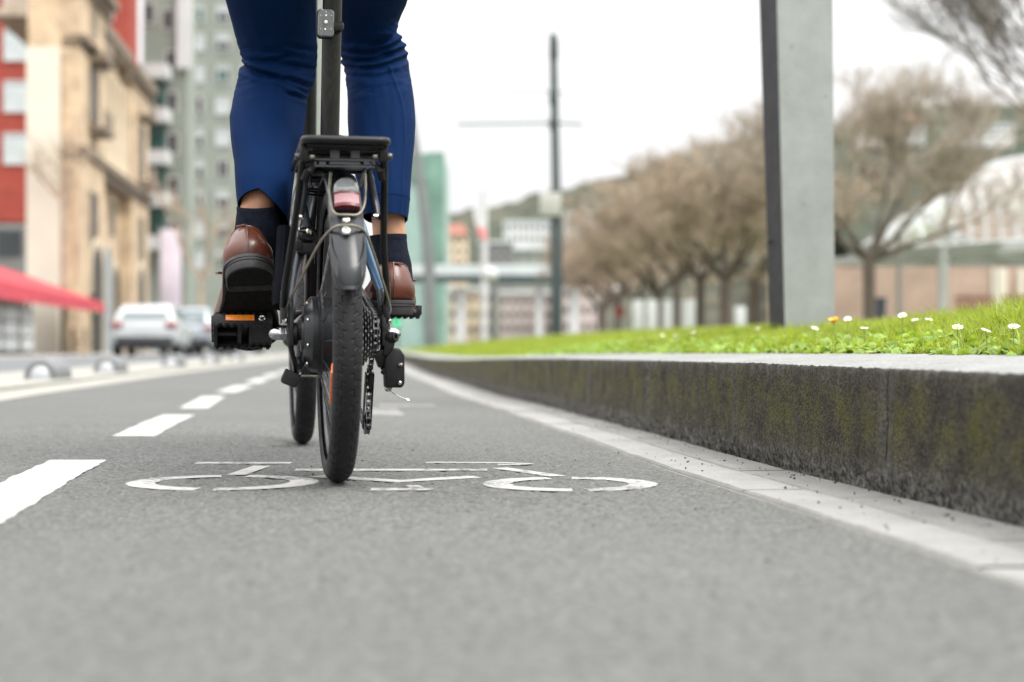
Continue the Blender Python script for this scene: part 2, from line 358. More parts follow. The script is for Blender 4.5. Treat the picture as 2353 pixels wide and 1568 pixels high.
def lane_sheet():
    V, Fc = [], []
    def grid(xs_of_y, ys, zf):
        o = len(V); n = None
        for j, y in enumerate(ys):
            xs = xs_of_y(y); n = len(xs)
            for i, x in enumerate(xs): V.append((x, y, zf[j][i] if zf is not None else 0.0))
        for j in range(len(ys)-1):
            for i in range(n-1): Fc.append((o+j*n+i, o+j*n+i+1, o+(j+1)*n+i+1, o+(j+1)*n+i))
    Y0, Y1, S0, S1 = 1.7, 4.7, -1.8, -.2
    whole = lambda y: [kx(y)+s for s in (-3.0, -2.4, -1.8, -1.2, -.7, -.2, 0)]
    grid(whole, yrange(-5, Y0, .3, 4), None); grid(whole, yrange(Y1, 118, .3, 4), None)
    mid = [Y0+.25*k for k in range(13)]; mid[-1] = Y1
    grid(lambda y: [kx(y)+s for s in (-3.0, -2.4, S0)], mid, None); grid(lambda y: [kx(y)+s for s in (S1, -.1, 0)], mid, None)
    # the part in sharp focus gets its stones and pits as real relief
    nx_, ny_ = 470, 520; rs = np.random.RandomState(4); dx, dy = (S1-S0)/(nx_-1), (Y1-Y0)/(ny_-1)
    fx, fy = np.fft.fftfreq(nx_, dx), np.fft.fftfreq(ny_, dy); FX, FY = np.meshgrid(fx, fy)
    def gn(sig): 
        g_ = np.real(np.fft.ifft2(np.fft.fft2(rs.randn(ny_, nx_))*np.exp(-2*(math.pi*sig)**2*(FX**2+FY**2)))); return g_/g_.std()
    z = .0009*gn(.0028)+.0008*gn(.006); z = np.minimum(z, .0005)
    ex = np.minimum(np.arange(nx_), np.arange(nx_)[::-1])*dx; ey = np.minimum(np.arange(ny_), np.arange(ny_)[::-1])*dy
    z = z*np.clip(ex/.04, 0, 1)[None, :]*np.clip(ey/.25, 0, 1)[:, None]
    ss = np.linspace(S0, S1, nx_); grid(lambda y: (kx(y)+ss).tolist(), np.linspace(Y0, Y1, ny_).tolist(), z.tolist())
    me = bpy.data.meshes.new('bicycle_lane'); me.from_pydata(V, [], Fc); me.shade_smooth(); me.materials.append(M['asphalt'])
    o = bpy.data.objects.new('bicycle_lane', me); COL.objects.link(o); return o
tag(lane_sheet(), kind='structure')
g = MB(); strip(g, -2.5, -2.2, yrange(-4, 110, .3, 3), .003); tag(g.build('lane_edge_line', M['cream']), kind='structure')
# raised pale strip that carries the lane separators
g = MB(); rows = []
for y in yrange(-4, 110, .3, 3):
    k = kx(y); rows.append([(k-3.5, y, -.02), (k-3.5, y, .02), (k-3.48, y, .03), (k-2.53, y, .03), (k-2.51, y, .02), (k-2.51, y, -.02)])
g.loft(rows, cap=True, closed=True); tag(g.build('median_strip', M['cream']), kind='structure')
# centre dashes
def quad_strip(mb, pts_l, pts_r, z=.003):
    mb.loft([[(a[0], a[1], z), (b[0], b[1], z)] for a, b in zip(pts_l, pts_r)], cap=False, closed=False)
def rough_dash(y0, y1, s, wd, z=.0011, n=40, jag=.006):
    mb = MB(); L, Rr = [], []
    for i in range(n+1):
        y = y0+(y1-y0)*i/n; k = kx(y)+s
        L.append((k-wd/2+rnd.uniform(-jag, jag)*.6, y)); Rr.append((k+wd/2+rnd.uniform(-jag, jag)*.6, y))
    quad_strip(mb, L, Rr, z); return mb
for (y0, y1) in [(1.80, 3.11), (3.95, 5.2), (5.78, 7.2), (7.9, 9.25), (10.0, 11.4), (12.1, 13.5), (14.2, 15.6), (16.3, 17.7), (18.5, 20), (20.8, 22.3), (23, 24.6)]:
    s = -1.34 if y0 > 3 else -1.335
    tag(rough_dash(y0, y1, s, .108 if y0 > 3 else .112).build('lane_dash', M['paint']), kind='structure')
tag(rough_dash(5.15, 5.75, -.66, .16).build('lane_arrow_mark', M['paintfaint']), kind='structure')
tag(rough_dash(5.95, 6.15, -.52, .22).build('lane_arrow_mark', M['paintfaint']), kind='structure')
# painted bicycle symbol
sym = MB(); ZS = .0009
def sring(cx, cy, r0, r1, gaps, rot=0):
    n = 96; seg = []
    for i in range(n+1):
        a = 2*math.pi*i/n; d = math.degrees(a) % 360
        if any(lo < d < hi for lo, hi in gaps):
            if len(seg) > 1: sym.loft(seg, cap=False, closed=False)
            seg = []; continue
        j = rnd.uniform(-.0015, .0015)
        seg.append([(cx+(r0+j)*math.cos(a), cy+(r0+j)*math.sin(a)*.93, ZS), (cx+(r1+j)*math.cos(a), cy+(r1+j)*math.sin(a)*.93, ZS)])
    if len(seg) > 1: sym.loft(seg, cap=False, closed=False)
def sline(pts, wd):
    pts = [Vector((p[0], p[1], 0)) for p in pts]; rows = []
    for i, p in enumerate(pts):
        t = (pts[min(i+1, len(pts)-1)]-pts[max(i-1, 0)]).normalized(); q = Vector((-t.y, t.x, 0))*wd/2
        rows.append([(p.x+q.x, p.y+q.y, ZS), (p.x-q.x, p.y-q.y, ZS)])
    sym.loft(rows, cap=False, closed=False)
sring(-.486, 2.594, .112, .16, [(263, 272), (84, 98)])
sring(.096, 2.566, .098, .146, [(273, 279), (88, 104)])
sline([(-.621, 3.03), (-.434, 3.03)], .045)
sline([(-.479, 2.955), (-.492, 2.745)], .034)
sline([(-.403, 2.858), (-.046, 2.858)], .044)
sline([(-.345, 2.715), (-.265, 2.665), (-.19, 2.614), (-.13, 2.66), (-.062, 2.706)], .044)
sline([(-.226, 2.466), (-.127, 2.466)], .042); sline([(-.165, 2.535), (-.15, 2.48)], .022)
sline([(-.17, 3.045), (-.02, 3.035), (.036, 3.005), (.022, 2.985), (-.028, 2.985)], .024)
sline([(-.024, 2.905), (.082, 2.715)], .034)
tag(sym.build('bicycle_symbol', M['paintworn']), kind='structure')

# ------------------------------------------------------------------ gutter of two slab rows
g = MB()
rows = [[(kx(y)-.216, y, -.004), (kx(y)-.2, y, .0025), (kx(y)+.02, y, .0025)] for y in yrange(-5, 110, .1, 2)]
g.loft(rows, cap=False, closed=False); tag(g.build('gutter_bed', M['joint']), kind='structure')
for (s0, s1, key, ln, ph) in ((-.204, -.104, 'gutter_a', .42, .1), (-.098, -.006, 'gutter_b', .5, .28)):
    g = MB(); y = -4+ph
    while y < 108:
        L = ln*(1 if y < 14 else 4); n = 5; rows = []; tl = rnd.uniform(-.0012, .0012)
        for i in range(n+1):
            yy = y+.0018+(L-.0036)*i/n; k = kx(yy); e = .0015 if i in (0, n) else 0
            z = .0065+tl-e
            rows.append([(k+s0+.001, yy, .002), (k+s0+.005, yy, z), (k+s1-.005, yy, z+.001), (k+s1-.001, yy, .002)])
        g.loft(rows, cap=False, closed=False); y += L
    tag(g.build('gutter_slabs', M[key]), kind='structure')

# ------------------------------------------------------------------ kerb wall: long blocks with open joints
CW = .27
kerb = empty('kerb_wall', (kx(3), 3, 0), 'low weathered concrete kerb wall, dark and mossy on its face, holding up the lawn', 'kerb')
face, cop = MB(), MB(); face.uv = []
joints = [-4, -3, -2, -1, -.2, .63, 1.5, 2.35, 3.16, 4.05, 4.95, 5.85, 6.8, 7.8, 8.8, 9.8, 10.8, 12, 13.5, 15]+[16.5+1.5*i for i in range(55)]
def nz(x, y, z, s): return mnoise.noise(Vector((x*s, y*s, z*s)))
for a, b in zip(joints[:-1], joints[1:]):
    st = .009 if 0 < a < 6 else (.03 if a < 12 else .3)
    n = max(3, int((b-a)/st)); G = .0016
    ys = [a+G+(b-a-2*G)*i/n for i in range(n+1)]
    nzv = 26 if 0 < a < 6 else 8
    rows, crow = [], []
    for i, y in enumerate(ys):
        k, h = kx(y), kh(y)
        e = .006*max(0, 1-min(y-a, b-y)/.012)          # worn block ends
        col = []
        for j in range(nzv+1):
            t = j/nzv; z = -.01+(h-.007+.01)*t
            d = .004*nz(0, y, z, 9)+.0022*nz(3, y, z, 60)+.0012*nz(5, y, z, 160)
            foot = max(0, 1-z/(.035+.025*nz(7, y, 0, 7)))
            d -= foot*(.006+.016*abs(nz(9, y, z, 22))+.008*nz(2, y, z, 75))
            col.append((k-d+e, y, z))
        lip = .006+.006*nz(4, y, 0, 35)+.005*nz(6, y, 0, 90)
        col.append((k+e+lip*.5, y, h-.003+.002*nz(1, y, 0, 45)+.0016*nz(8, y, 0, 120)))
        rows.append(col)
        cc = []
        for j in range(9):
            t = j/8; x = k+e+lip*.5+(CW-lip*.5)*t
            zz = h-.003+(.002*nz(1, y, 0, 45)+.0016*nz(8, y, 0, 120))*max(0, 1-t*5)+(.019)*(t**.8)+.0012*nz(x, y, 0, 18)+.0007*nz(x, y, 3, 90)
            cc.append((x, y, zz-(.004 if i in (0, n) else 0)))
        cc.append((k+CW+.02, y, h-.06)); crow.append(cc)
    for y, col in zip(ys, rows): face.uv += [(min(y-a, b-y), 0)]*len(col)
    face.loft(rows, cap=False, closed=False); cop.loft(crow, cap=False, closed=False)
    for q in (ys[0], ys[-1]):                             # block ends
        k, h = kx(q), kh(q)
        face.add([(k+.004, q, -.01), (k+.004, q, h-.006), (k+CW, q, h-.006), (k+CW, q, -.01)], [(0,1,2,3)]); face.uv += [(0, 0)]*4
face.build('kerb_face', M['kerbface'], kerb, off=(kx(3), 3, 0), smooth=60)
cop.build('coping', M['coping'], kerb, off=(kx(3), 3, 0), smooth=60)

# ------------------------------------------------------------------ lawn
def lawn_z(x, y):
    s = x-kx(y)-CW
    base = kh(y)+.012
    s = max(s, 0)
    return base+.06*(1-math.exp(-s/.5))+.03*min(s, 7)+.012*min(max(y-6, 0), 13)*min(1, s/2.5)+.012*mnoise.noise(Vector((x*1.3, y*1.3, 0)))*min(1, s*2)
LW = 16
g = MB(); rows = []
for y in yrange(-1, 62, .25, 2):
    k = kx(y)+CW; r = []
    for t in [0, .02, .05, .1, .18, .3, .5, .8, 1.2, 1.8, 2.6, 3.6, 5, 7, 10, LW]:
        r.append((k+t-.004, y, lawn_z(k+t, y)-.004))
    r.append((k+LW+.4, y, -.05)); rows.append(r)
g.loft(rows, cap=False, closed=False)
lawn = g.build('lawn_ground', M['soil']); tag(lawn, kind='structure')

def blades(n, yf, smax, hfn, wfn, seed):
    rs = np.random.RandomState(seed); V, Fc = [], []
    ct = 0
    for i in range(n):
        y = yf(rs.rand()); s = smax(y)*rs.rand()**1.6
        x = kx(y)+CW+s
        # skip what the picture could never see
        if x/y > .42 or x/y < -.2: continue
        z = lawn_z(x, y)-.006; clump = .6+.8*abs(mnoise.noise(Vector((x*5, y*5, 2))))
        h = hfn(s, y, rs)*clump; wd = wfn(y)*(.7+.6*rs.rand())
        a = rs.rand()*6.283; ln = h*(.15+.75*rs.rand()**1.5); dx, dy = math.cos(a)*ln, math.sin(a)*ln
        b2 = rs.rand()*6.283; px_, py_ = math.cos(b2)*wd/2, math.sin(b2)*wd/2
        V += [(x-px_, y-py_, z), (x+px_, y+py_, z), (x-px_*.85+dx*.3, y-py_*.85+dy*.3, z+h*.55), (x+px_*.85+dx*.3, y+py_*.85+dy*.3, z+h*.55), (x+dx, y+dy, z+h)]
        o = ct*5; Fc += [(o, o+1, o+3, o+2), (o+2, o+3, o+4)]; ct += 1
    m_ = MB(); m_.v, m_.f = V, Fc; return m_
def fast_mesh(name, mb, mt):
    me = bpy.data.meshes.new(name); me.from_pydata(mb.v, [], mb.f); me.materials.append(mt)
    o = bpy.data.objects.new(name, me); COL.objects.link(o); return o
def hshort(s, y, rs): return (.022+.036*min(1, s/.3))*(.6+.8*rs.rand())*(1+.7*max(0, (x_right(s, y))))
def x_right(s, y): return min(1.0, max(0, ((kx(y)+CW+s)/y-.26)*8))
gr = blades(85000, lambda u: 1.9+4.6*u, lambda y: 1.9, hshort, lambda y: .0035, 3)
g2 = blades(42000, lambda u: 6+9*u**1.3, lambda y: 4.0, lambda s, y, rs: (.022+.025*min(1, s/.4))*(.6+.8*rs.rand()), lambda y: .007, 4)
g3 = blades(26000, lambda u: 14+22*u, lambda y: 7.0, lambda s, y, rs: .04*(.6+.8*rs.rand()), lambda y: .016, 5)
g4 = blades(1300, lambda u: 2.3+3.6*u, lambda y: 1.6, lambda s, y, rs: .05+.085*rs.rand()**1.6*(.3+x_right(s, y)), lambda y: .004, 6)
for q in (g2, g3, g4): gr.add(q.v, q.f)
tag(fast_mesh('grass', gr, M['grass']), 'bright green spring grass growing on the lawn above the kerb', 'grass', kind='stuff')
# clover and broad leaves near the edge
cl = MB(); rs = np.random.RandomState(11)
for i in range(11500):
    y = 1.9+6.5*rs.rand(); s = .75*rs.rand()**1.5+(.0 if rs.rand() < .9 else -.02); x = kx(y)+CW+s
    if x/y > .42: continue
    z = lawn_z(x, y)+.004+.024*rs.rand()*min(1, .35+s*4); r = (.0045+.0095*rs.rand()**1.7)
    a = rs.rand()*6.283; tl = rs.uniform(.1, 1.1); ta = rs.rand()*6.283
    e1 = Vector((math.cos(a), math.sin(a), 0)); e2 = Vector((-math.sin(a), math.cos(a), 0)); nn = Vector((math.cos(ta)*math.sin(tl), math.sin(ta)*math.sin(tl), math.cos(tl)))
    e1 = (e1-nn*e1.dot(nn)).normalized(); e2 = nn.cross(e1); c = Vector((x, y, z)); el_ = 1+.9*rs.rand()
    ring = [c+e1*r*el_*math.cos(t)+e2*r*math.sin(t)+nn*(-.3*r*math.cos(t)**2) for t in [k*1.0472 for k in range(6)]]
    cl.add([c+nn*.15*r]+ring, [(0, k+1, (k+1) % 6+1) for k in range(6)])
tag(fast_mesh('clover', cl, M['clover']), 'small round clover leaves spread along the lawn edge beside the pale coping', 'clover', kind='stuff')
# daisies
M['petal'] = mat('white_petals', (.8, .8, .78), .6, var=.05); M['yolk'] = mat('yellow_flower_centre', (.75, .42, .02), .6, bmp=.3)
M['dandelion'] = mat('orange_yellow_petals', (.85, .36, .012), .6, var=.2, scale=120)
M['stem'] = mat('flower_stem', (.1, .2, .03), .6)
def on_lawn(px, py, up=.035):
    y = 2.2
    while y < 12:
        if Z_(py, y) <= lawn_z(X_(px, y), y)+up and X_(px, y) > kx(y)+CW: return P(px, py, y)
        y += .02
    return None
def flower(px, py, r, label, cat, grp, pet, up=.035, squash=.35):
    p = None
    for extra_ in (.012, .03, .05, .075):
        p = p or on_lawn(px, py, up+extra_)
    if p is None: return
    z0 = lawn_z(p.x, p.y); b = (p.x, p.y, z0)
    o = empty(cat, b, label, cat, grp); h = p.z-z0
    tx, ty = rnd.uniform(-.4, .4), -.35+rnd.uniform(-.3, .2)
    nn = Vector((tx, ty, 1)).normalized(); e1 = nn.cross(Vector((0, 1, 0))).normalized(); e2 = nn.cross(e1)
    MB().tube([(0, 0, -.005), (tx*.006, ty*.004, h*.5), (0, 0, h)], .0009, 5).build('stem', M['stem'], o)
    pm, c = MB(), Vector((0, 0, h)); n = 16
    for k in range(n):
        a = 6.283*k/n+rnd.uniform(-.1, .1); q = e1*math.cos(a)+e2*math.sin(a); sd = nn.cross(q)
        l = r*rnd.uniform(.85, 1.1); up_ = nn*r*squash
        pm.add([c+q*r*.2-sd*r*.05, c+q*r*.2+sd*r*.05, c+q*l*.7+sd*r*.16+up_*.7, c+q*l+up_, c+q*l*.7-sd*r*.16+up_*.7], [(0, 1, 2, 3, 4)])
    pm.build('petals', pet, o, smooth=0)
    MB().ball(c+nn*r*.12, r*.34, 10, (1, 1, .6)).build('centre', M['yolk'], o)
dz = [(2200, 755, 'tall white daisy with its yellow centre showing, between two long grass blades'), (2265, 763, 'drooping white daisy seen from the side, just right of the tall daisy'), (2329, 754, 'white daisy nearest the right edge of the picture'),
      (1986, 757, 'small blurred daisy between the dandelion and the tall daisy, in short clover'), (1948, 735, 'blurred daisy just behind and right of the dandelion'), (2074, 727, 'flat blurred daisy in front of the grey post'), (2103, 738, 'blurred daisy in the grass left of the white post'),
      (2134, 737, 'pinkish blurred daisy at the foot of the white post'), (1872, 757, 'pinkish blurred daisy in front of the big pillar'), (1522, 773, 'leftmost of the two paired daisies at the middle of the lawn edge'), (1551, 773, 'right one of the two paired daisies at the middle of the lawn edge'), (1594, 766, 'wide blurred daisy right of the daisy pair'), (1742, 757, 'round blurred daisy just left of the pillar foot')]
for px, py, lb in dz: flower(px, py, .0105, lb, 'daisy', 'daisies in the lawn', M['petal'])
flower(1917, 742, .015, 'single orange yellow dandelion in the grass right of the pillar', 'dandelion', None, M['dandelion'], up=.05, squash=.8)

gt_ = MB(); rs = np.random.RandomState(21)
for i in range(900):
    y = 1.3+7*rs.rand()**1.4; s = -.012-.2*rs.rand()**2.2 if rs.rand() < .75 else -.2-.9*rs.rand()
    r = .0008+.0022*rs.rand()**3; c0 = Vector((kx(y)+s, y, (.0075 if s > -.2 else .001)+r*.4))
    q_ = [Vector((rs.uniform(.6, 1.2)*a_, rs.uniform(.6, 1.2)*b_, rs.uniform(.5, .9)*c_))*r for a_, b_, c_ in ((1, 0, 0), (-1, 0, 0), (0, 1, 0), (0, -1, 0), (0, 0, 1), (0, 0, -1))]
    gt_.add([c0+p for p in q_], [(0, 2, 4), (2, 1, 4), (1, 3, 4), (3, 0, 4), (2, 0, 5), (1, 2, 5), (3, 1, 5), (0, 3, 5)])
M['grit'] = mat('dark_grit', (.05, .045, .038), .9, var=.6, scale=90)
tag(gt_.build('grit', M['grit'], smooth=0), 'dark grit and crumbs scattered over the gutter slabs at the kerb foot', 'grit', kind='stuff')
# ------------------------------------------------------------------ lane separators on the median strip
M['sepgrey'] = mat('grey_ribbed_plastic', (.12, .125, .13), .35, var=.2, scale=10, coat=.2)
M['sepwhite'] = mat('white_reflective_cap', (.32, .335, .34), .25, var=.06, coat=.4)
def separator(y, label):
    s = -2.645; x = kx(y)+s; rz = math.atan2(-(kx(y+.6)-kx(y)), .6)
    o = empty('lane_separator', (x, y, .03), label, 'lane separator', 'lane separators along the median strip', rz)
    def rings(ys_rs, n=24):
        return [[Vector((r*1.0*math.cos(math.pi*k/n), yy, max(r, .001)*1.3*math.sin(math.pi*k/n))) for k in range(n+1)] for yy, r in ys_rs]
    prof = []
    for i in range(61):
        yy = .05+.66*i/60; t = (yy-.05)/.66
        r = .102*min(1, (1-max(0, (t-.8)/.2)**2*.75)); r -= .007*(1 if (i % 10) < 2 and 3 < i < 56 else 0)
        prof.append((yy, r))
    m_ = MB(); m_.loft(rings(prof), cap=False, closed=False)
    m_.add([(p.x, p.y, p.z) for p in rings([prof[-1]])[0]], [tuple(range(25))]); m_.loft(rings([(.05, .102), (.035, .093), (.03, .07)]), cap=False, closed=False)
    m_.build('ribbed_body', M['sepgrey'], o, smooth=40)
    cap_ = MB(); cap_.loft(rings([(.052-.05*math.sin(a), .072*math.cos(a)+.0005) for a in [k*math.pi/2/8 for k in range(9)]]), cap=False, closed=False)
    cap_.build('reflective_cap', M['sepwhite'], o)
for y, lb in ((9.6, 'nearest rounded grey lane separator with a white cap, at the far left of the strip'), (12.3, 'second grey lane separator, between the nearest one and the one by the white car'), (16.4, 'third grey lane separator in front of the white car'), (20.3, 'fourth lane separator, small and blurred right of the white car'), (24.2, 'fifth and farthest lane separator behind the rider')):
    separator(y, lb)
# ------------------------------------------------------------------ the bicycle (local axes: +Y forward, +X right, origin where the rear tyre touches the lane)
RX, RY = -.295, 2.603
HEAD = .185
ca = 1/math.sqrt(1+HEAD*HEAD); FW = Vector((-HEAD*ca, ca, 0)); RT = Vector((ca, HEAD*ca, 0)); BZ = math.atan(HEAD)
def L_(px, py, yl):
    q = (px-CX)/F
    xl = (q*(RY+FW.y*yl)-RX-FW.x*yl)/(RT.x-q*RT.y)
    Y = RY+FW.y*yl+RT.y*xl
    return Vector((xl, yl, CAM_H+(HY-py)/F*Y))
bike = empty('folding_bicycle', (RX, RY, 0), 'black folding electric bicycle with a rear rack, ridden away along the lane', 'bicycle', rz=BZ)
WR = .25
BXA = (1, 0, 0)
# --- wheels
def tyre_mesh():
    NU, NV = 1300, 64; rt, RC = .0238, WR-.0238
    V, Fc = [], []
    for i in range(NU):
        a = 2*math.pi*i/NU; s_mm = a*WR*1000
        for j in range(NV+1):
            v = -math.pi*.70+math.pi*1.40*j/NV; t = v*rt*1000
            at = abs(t); d = 0
            side = 1 if t > 0 else -1
            if 2.0 < at < 26:
                PER = WR*2*math.pi*1000/58; s2 = s_mm+(PER/2 if side > 0 else 0)
                o_ = .55*at+(0 if at < 8.2 else 11)+(0 if at < 16.5 else -7)
                ph = (s2+o_) % PER; w_ = 2.8
                if ph < w_ and at > 4: d = .0014
                if 8.2 <= at < 10.6 and (s2+.55*8.2) % PER < 11+w_: d = .0014
                if 15 <= at < 17 and (s2+.55*16.5+4) % PER < 7+w_: d = .0014
            r = rt*(1-.03*abs(math.sin(v)))-d
            rad = RC+r*math.cos(v)
            V.append((r*math.sin(v), rad*math.cos(a), rad*math.sin(a)))
    for i in range(NU):
        for j in range(NV):
            o, p = i*(NV+1)+j, ((i+1) % NU)*(NV+1)+j
            Fc.append((o, p, p+1, o+1))
    m_ = MB(); m_.v, m_.f = V, Fc; return m_
def wheel(c, motor):
    t = tyre_mesh().build('tyre_hold', M['rubber'], None, smooth=50); me = t.data; bpy.data.objects.remove(t)
    r_ = MB(); r_.lathe([(.192, -.011), (.197, -.0145), (.2075, -.0145), (.2075, -.0115), (.199, -.01), (.199, .01), (.2075, .0115), (.2075, .0145), (.197, .0145), (.192, .011), (.190, 0), (.192, -.011)], (0, 0, 0), BXA, 96, cap=False)
    wh = r_.build('wheel', M['alloy'], bike); wh.location = c
    ty = bpy.data.objects.new('tyre', me); COL.objects.link(ty); ty.parent = wh; me.name = 'tyre'
    hub_r = .062 if motor else .024; hw = .03 if motor else .032
    sp = MB(); sp.tube([(hw, hub_r, 0), (.004, .19, .035)], .00105, 5)
    so_ = sp.build('spoke', M['darksteel'], wh); sm = so_.data
    sp2 = MB(); sp2.tube([(-hw, hub_r, 0), (-.004, .19, -.035)], .00105, 5)
    sm2 = sp2.build('spoke', M['darksteel'], wh); N = 14
    for k in range(1, 2*N):
        o = bpy.data.objects.new('spoke', (sm if k % 2 == 0 else sm2.data)); COL.objects.link(o); o.parent = wh
        o.rotation_euler = (2*math.pi*k/(2*N), 0, 0)
    sm2.rotation_euler = (2*math.pi*.5/(2*N), 0, 0)
    return wh
rw = wheel((0, 0, WR), True)
def refl(wh, ang, side=-1):
    m_ = MB(); M3 = Matrix.Rotation(R(ang), 3, 'X')
    for k in (0,):
        m_.box(M3 @ Vector((side*.016, .135, 0)), (.006, .028, .066), M3 @ Matrix.Rotation(R(-6*side), 3, 'Z'))
    m_.build('spoke_reflector', M['orange'], wh, bevel=.002)
refl(rw, 217)
# hub motor
hm = MB(); hm.lathe([(.012, -.062), (.03, -.0615), (.033, -.058), (.047, -.0575), (.061, -.047), (.0635, -.044), (.0635, -.034), (.0665, -.033), (.0665, -.0295), (.0635, -.029), (.0632, .016), (.058, .024), (.03, .03), (.02, .036)], (0, 0, 0), BXA, 64)
hmo = hm.build('hub_motor', M['fender'], rw, smooth=25)
fl = MB(); fl.lathe([(.06, -.031), (.0735, -.0305), (.075, -.029), (.0735, -.027), (.06, -.0265)], (0, 0, 0), BXA, 72, cap=False); fl.build('spoke_flange', M['plastic'], rw)
for k in range(8):
    b_ = MB(); a = 2*math.pi*k/8+.35; b_.lathe([(.0001, -.0028), (.0028, -.0022), (.0034, 0)], (-.0515, .0545*math.cos(a), .0545*math.sin(a)), (1, 0, .0), 8)
    b_.build('motor_bolt', M['steel'], rw)
fwh = wheel((-.008, 1.062, WR), False); refl(fwh, 172)
MB().lathe([(.012, -.045), (.022, -.034), (.024, -.03), (.016, -.026), (.016, .026), (.024, .03), (.022, .034), (.012, .045)], (0, 0, 0), BXA, 32).build('hub', M['darksteel'], fwh)

# --- frame
def part(mb, name, m, **k): return mb.build(name, M[m], bike, **k)
BB = Vector((0, .42, .285))
f_ = MB()
f_.tube([(0, .315, .245), (0, .205, .60)], .0205, 20); f_.tube([(0, .20, .585), (0, .192, .612)], .0235, 20)     # seat tube
f_.tube(spline([(0, .33, .34), (0, .55, .37), (0, .80, .47), (0, .92, .56)], 6), [.03]*18+[.027], 18)             # main beam
f_.tube([(0, .925, .47), (0, .895, .625)], .022, 18)                                                             # head tube
f_.cyl((-.038, BB.y, BB.z), (.038, BB.y, BB.z), .021, 24)
f_.tube([(0, .315, .25), BB], .02, 14)
for sx in (-1, 1):
    f_.tube(spline([(sx*.03, .40, .285), (sx*.047, .27, .278), (sx*.066, .12, .262), (sx*.077, .02, .25)], 6), .0095, 12)   # chain stays
part(f_, 'frame', 'framegrey', smooth=40)
ls = MB(); ls.tube(spline([(-.024, .255, .545), (-.05, .125, .43), (-.068, .06, .35), (-.079, .008, .275)], 8), [.0095]*8+[.0095]*8+[.0085]*8+[.0075], 14); part(ls, 'seat_stay', 'framegrey')  # grey put in for reflections on the left stay, painted like the right
rs_ = MB(); rs_.tube(spline([(.026, .255, .545), (.052, .14, .44), (.0605, .085, .39), (.0785, .02, .322)], 8), .0098, 14); part(rs_, 'seat_stay', 'frameblue')
rl = MB(); rl.tube(spline([(.0775, .024, .326), (.081, .012, .300), (.0825, .006, .285)], 4), [.0102]+[.0108]*3+[.011]*3+[.0105]*2, 14); part(rl, 'stay_sleeve', 'framegrey')
# small round emblem on the blue stay
em = MB(); em.tube([Vector((.0688, .0495, .352))+Vector((.006*math.cos(a), -.001*math.cos(a), .006*math.sin(a))) for a in [R(40+280*k/20) for k in range(21)]], .0011, 6)
M['paleblue'] = mat('pale_blue_print', (.3, .45, .58), .5); part(em, 'stay_emblem', 'paleblue')
for sx in (-1, 1):
    d_ = MB(); d_.prism([(-.022, -.02), (.016, -.03), (.028, .0), (.02, .05), (-.004, .062), (-.016, .03)], lambda a, b, h, sx=sx: Vector((sx*(.0765+h), a, WR+b)), -.003, .004)
    part(d_, 'dropout', 'black', bevel=.001)
    x0, x1 = (-.079, -.1145) if sx < 0 else (.081, .1075)
    an = MB(); an.lathe([(.0125, 0), (.0125, .006), (.0085, .0065), (.0085, .0075)], (x0, 0, WR), (sx, 0, 0), 20)
    hx = [(.0112, .0076), (.0118, .0085), (.0118, .0165), (.0108, .018)]
    an.lathe(hx, (x0, 0, WR), (sx, 0, 0), 6)
    ln_ = abs(x1-x0); an.lathe([(.0102, .0175), (.0102, ln_-.013), (.0092, ln_-.007), (.0068, ln_-.003), (.003, ln_-.0006), (.0001, ln_)], (x0, 0, WR), (sx, 0, 0), 24)
    part(an, 'axle_nut', 'chrome', smooth=28)
# torque arm, axle spacer and motor cable on the left
ta = MB(); ta.lathe([(.018, 0), (.0195, .003), (.0195, .009), (.016, .011)], (-.077, 0, WR), (1, 0, 0), 24); ta.cyl((-.066, 0, WR), (-.058, 0, WR), .0105); part(ta, 'axle_spacer', 'plastic')
ta = MB(); ta.prism([(-.012, -.006), (.012, -.008), (.011, .03), (.002, .038), (-.009, .03)], lambda a, b, h: Vector((-.083+h, a, WR+.012+b)), 0, .004)
ta.tube(spline([(-.082, -.01, WR+.012), (-.079, -.017, WR-.02), (-.07, .0, WR-.055), (-.066, .06, WR-.075), (-.05, .18, WR-.02), (-.03, .3, .26)], 6), .0042, 8); part(ta, 'motor_cable', 'plastic')
bt_ = MB(); bt_.box((0, .262, .405), (.082, .062, .25), Matrix.Rotation(R(17), 3, 'X')); part(bt_, 'battery', 'plastic', bevel=.012, seg=3)
# --- seat post, saddle, stem
sp_ = MB(); sp_.tube([(0, .222, .545), (0, .075, 1.02)], .0172, 28)
spm, n_, b_ = newmat('scuffed_black_seat_post'); co_ = coords(n_, (1, 1, .02))
c_ = ramp(n_, noise(n_, co_, 260, 5, .65), [(.35, (.014, .014, .014)), (.6, (.024, .0235, .0225)), (.78, (.06, .058, .054))]); n_.links.new(c_, b_.inputs['Base Color']); b_.inputs['Roughness'].default_value = .42; b_.inputs['Metallic'].default_value = .35
M['post'] = spm; part(sp_, 'seat_post', 'post')
sd = MB(); rings = []
for i in range(15):
    t = i/14; y = -.06+.27*t; wv = .078*(1-t)**.9+.017; wv *= min(1, .35+t*8) ; wv *= 1 if t < .9 else .8
    rings.append([Vector((wv*math.cos(a), y, 1.05+.028*math.sin(a)*(1 if math.sin(a) > 0 else 1.5)-.012*math.sin(t*3.1))) for a in [2*math.pi*k/20 for k in range(20)]])
sd.loft(rings); part(sd, 'saddle', 'plastic', smooth=60)
stm = MB(); stm.tube([(-.004, .905, .60), (-.004, .835, 1.08)], .019, 20); stm.tube([(-.004, .91, .56), (-.004, .89, .65)], .026, 20)
part(stm, 'stem', 'black')
cp = MB(); cp.lathe([(.024, 0), (.0265, .004), (.0265, .012), (.022, .016)], (-.004, .902, .628), (0, -.15, 1), 24); part(cp, 'stem_clamp', 'steel')
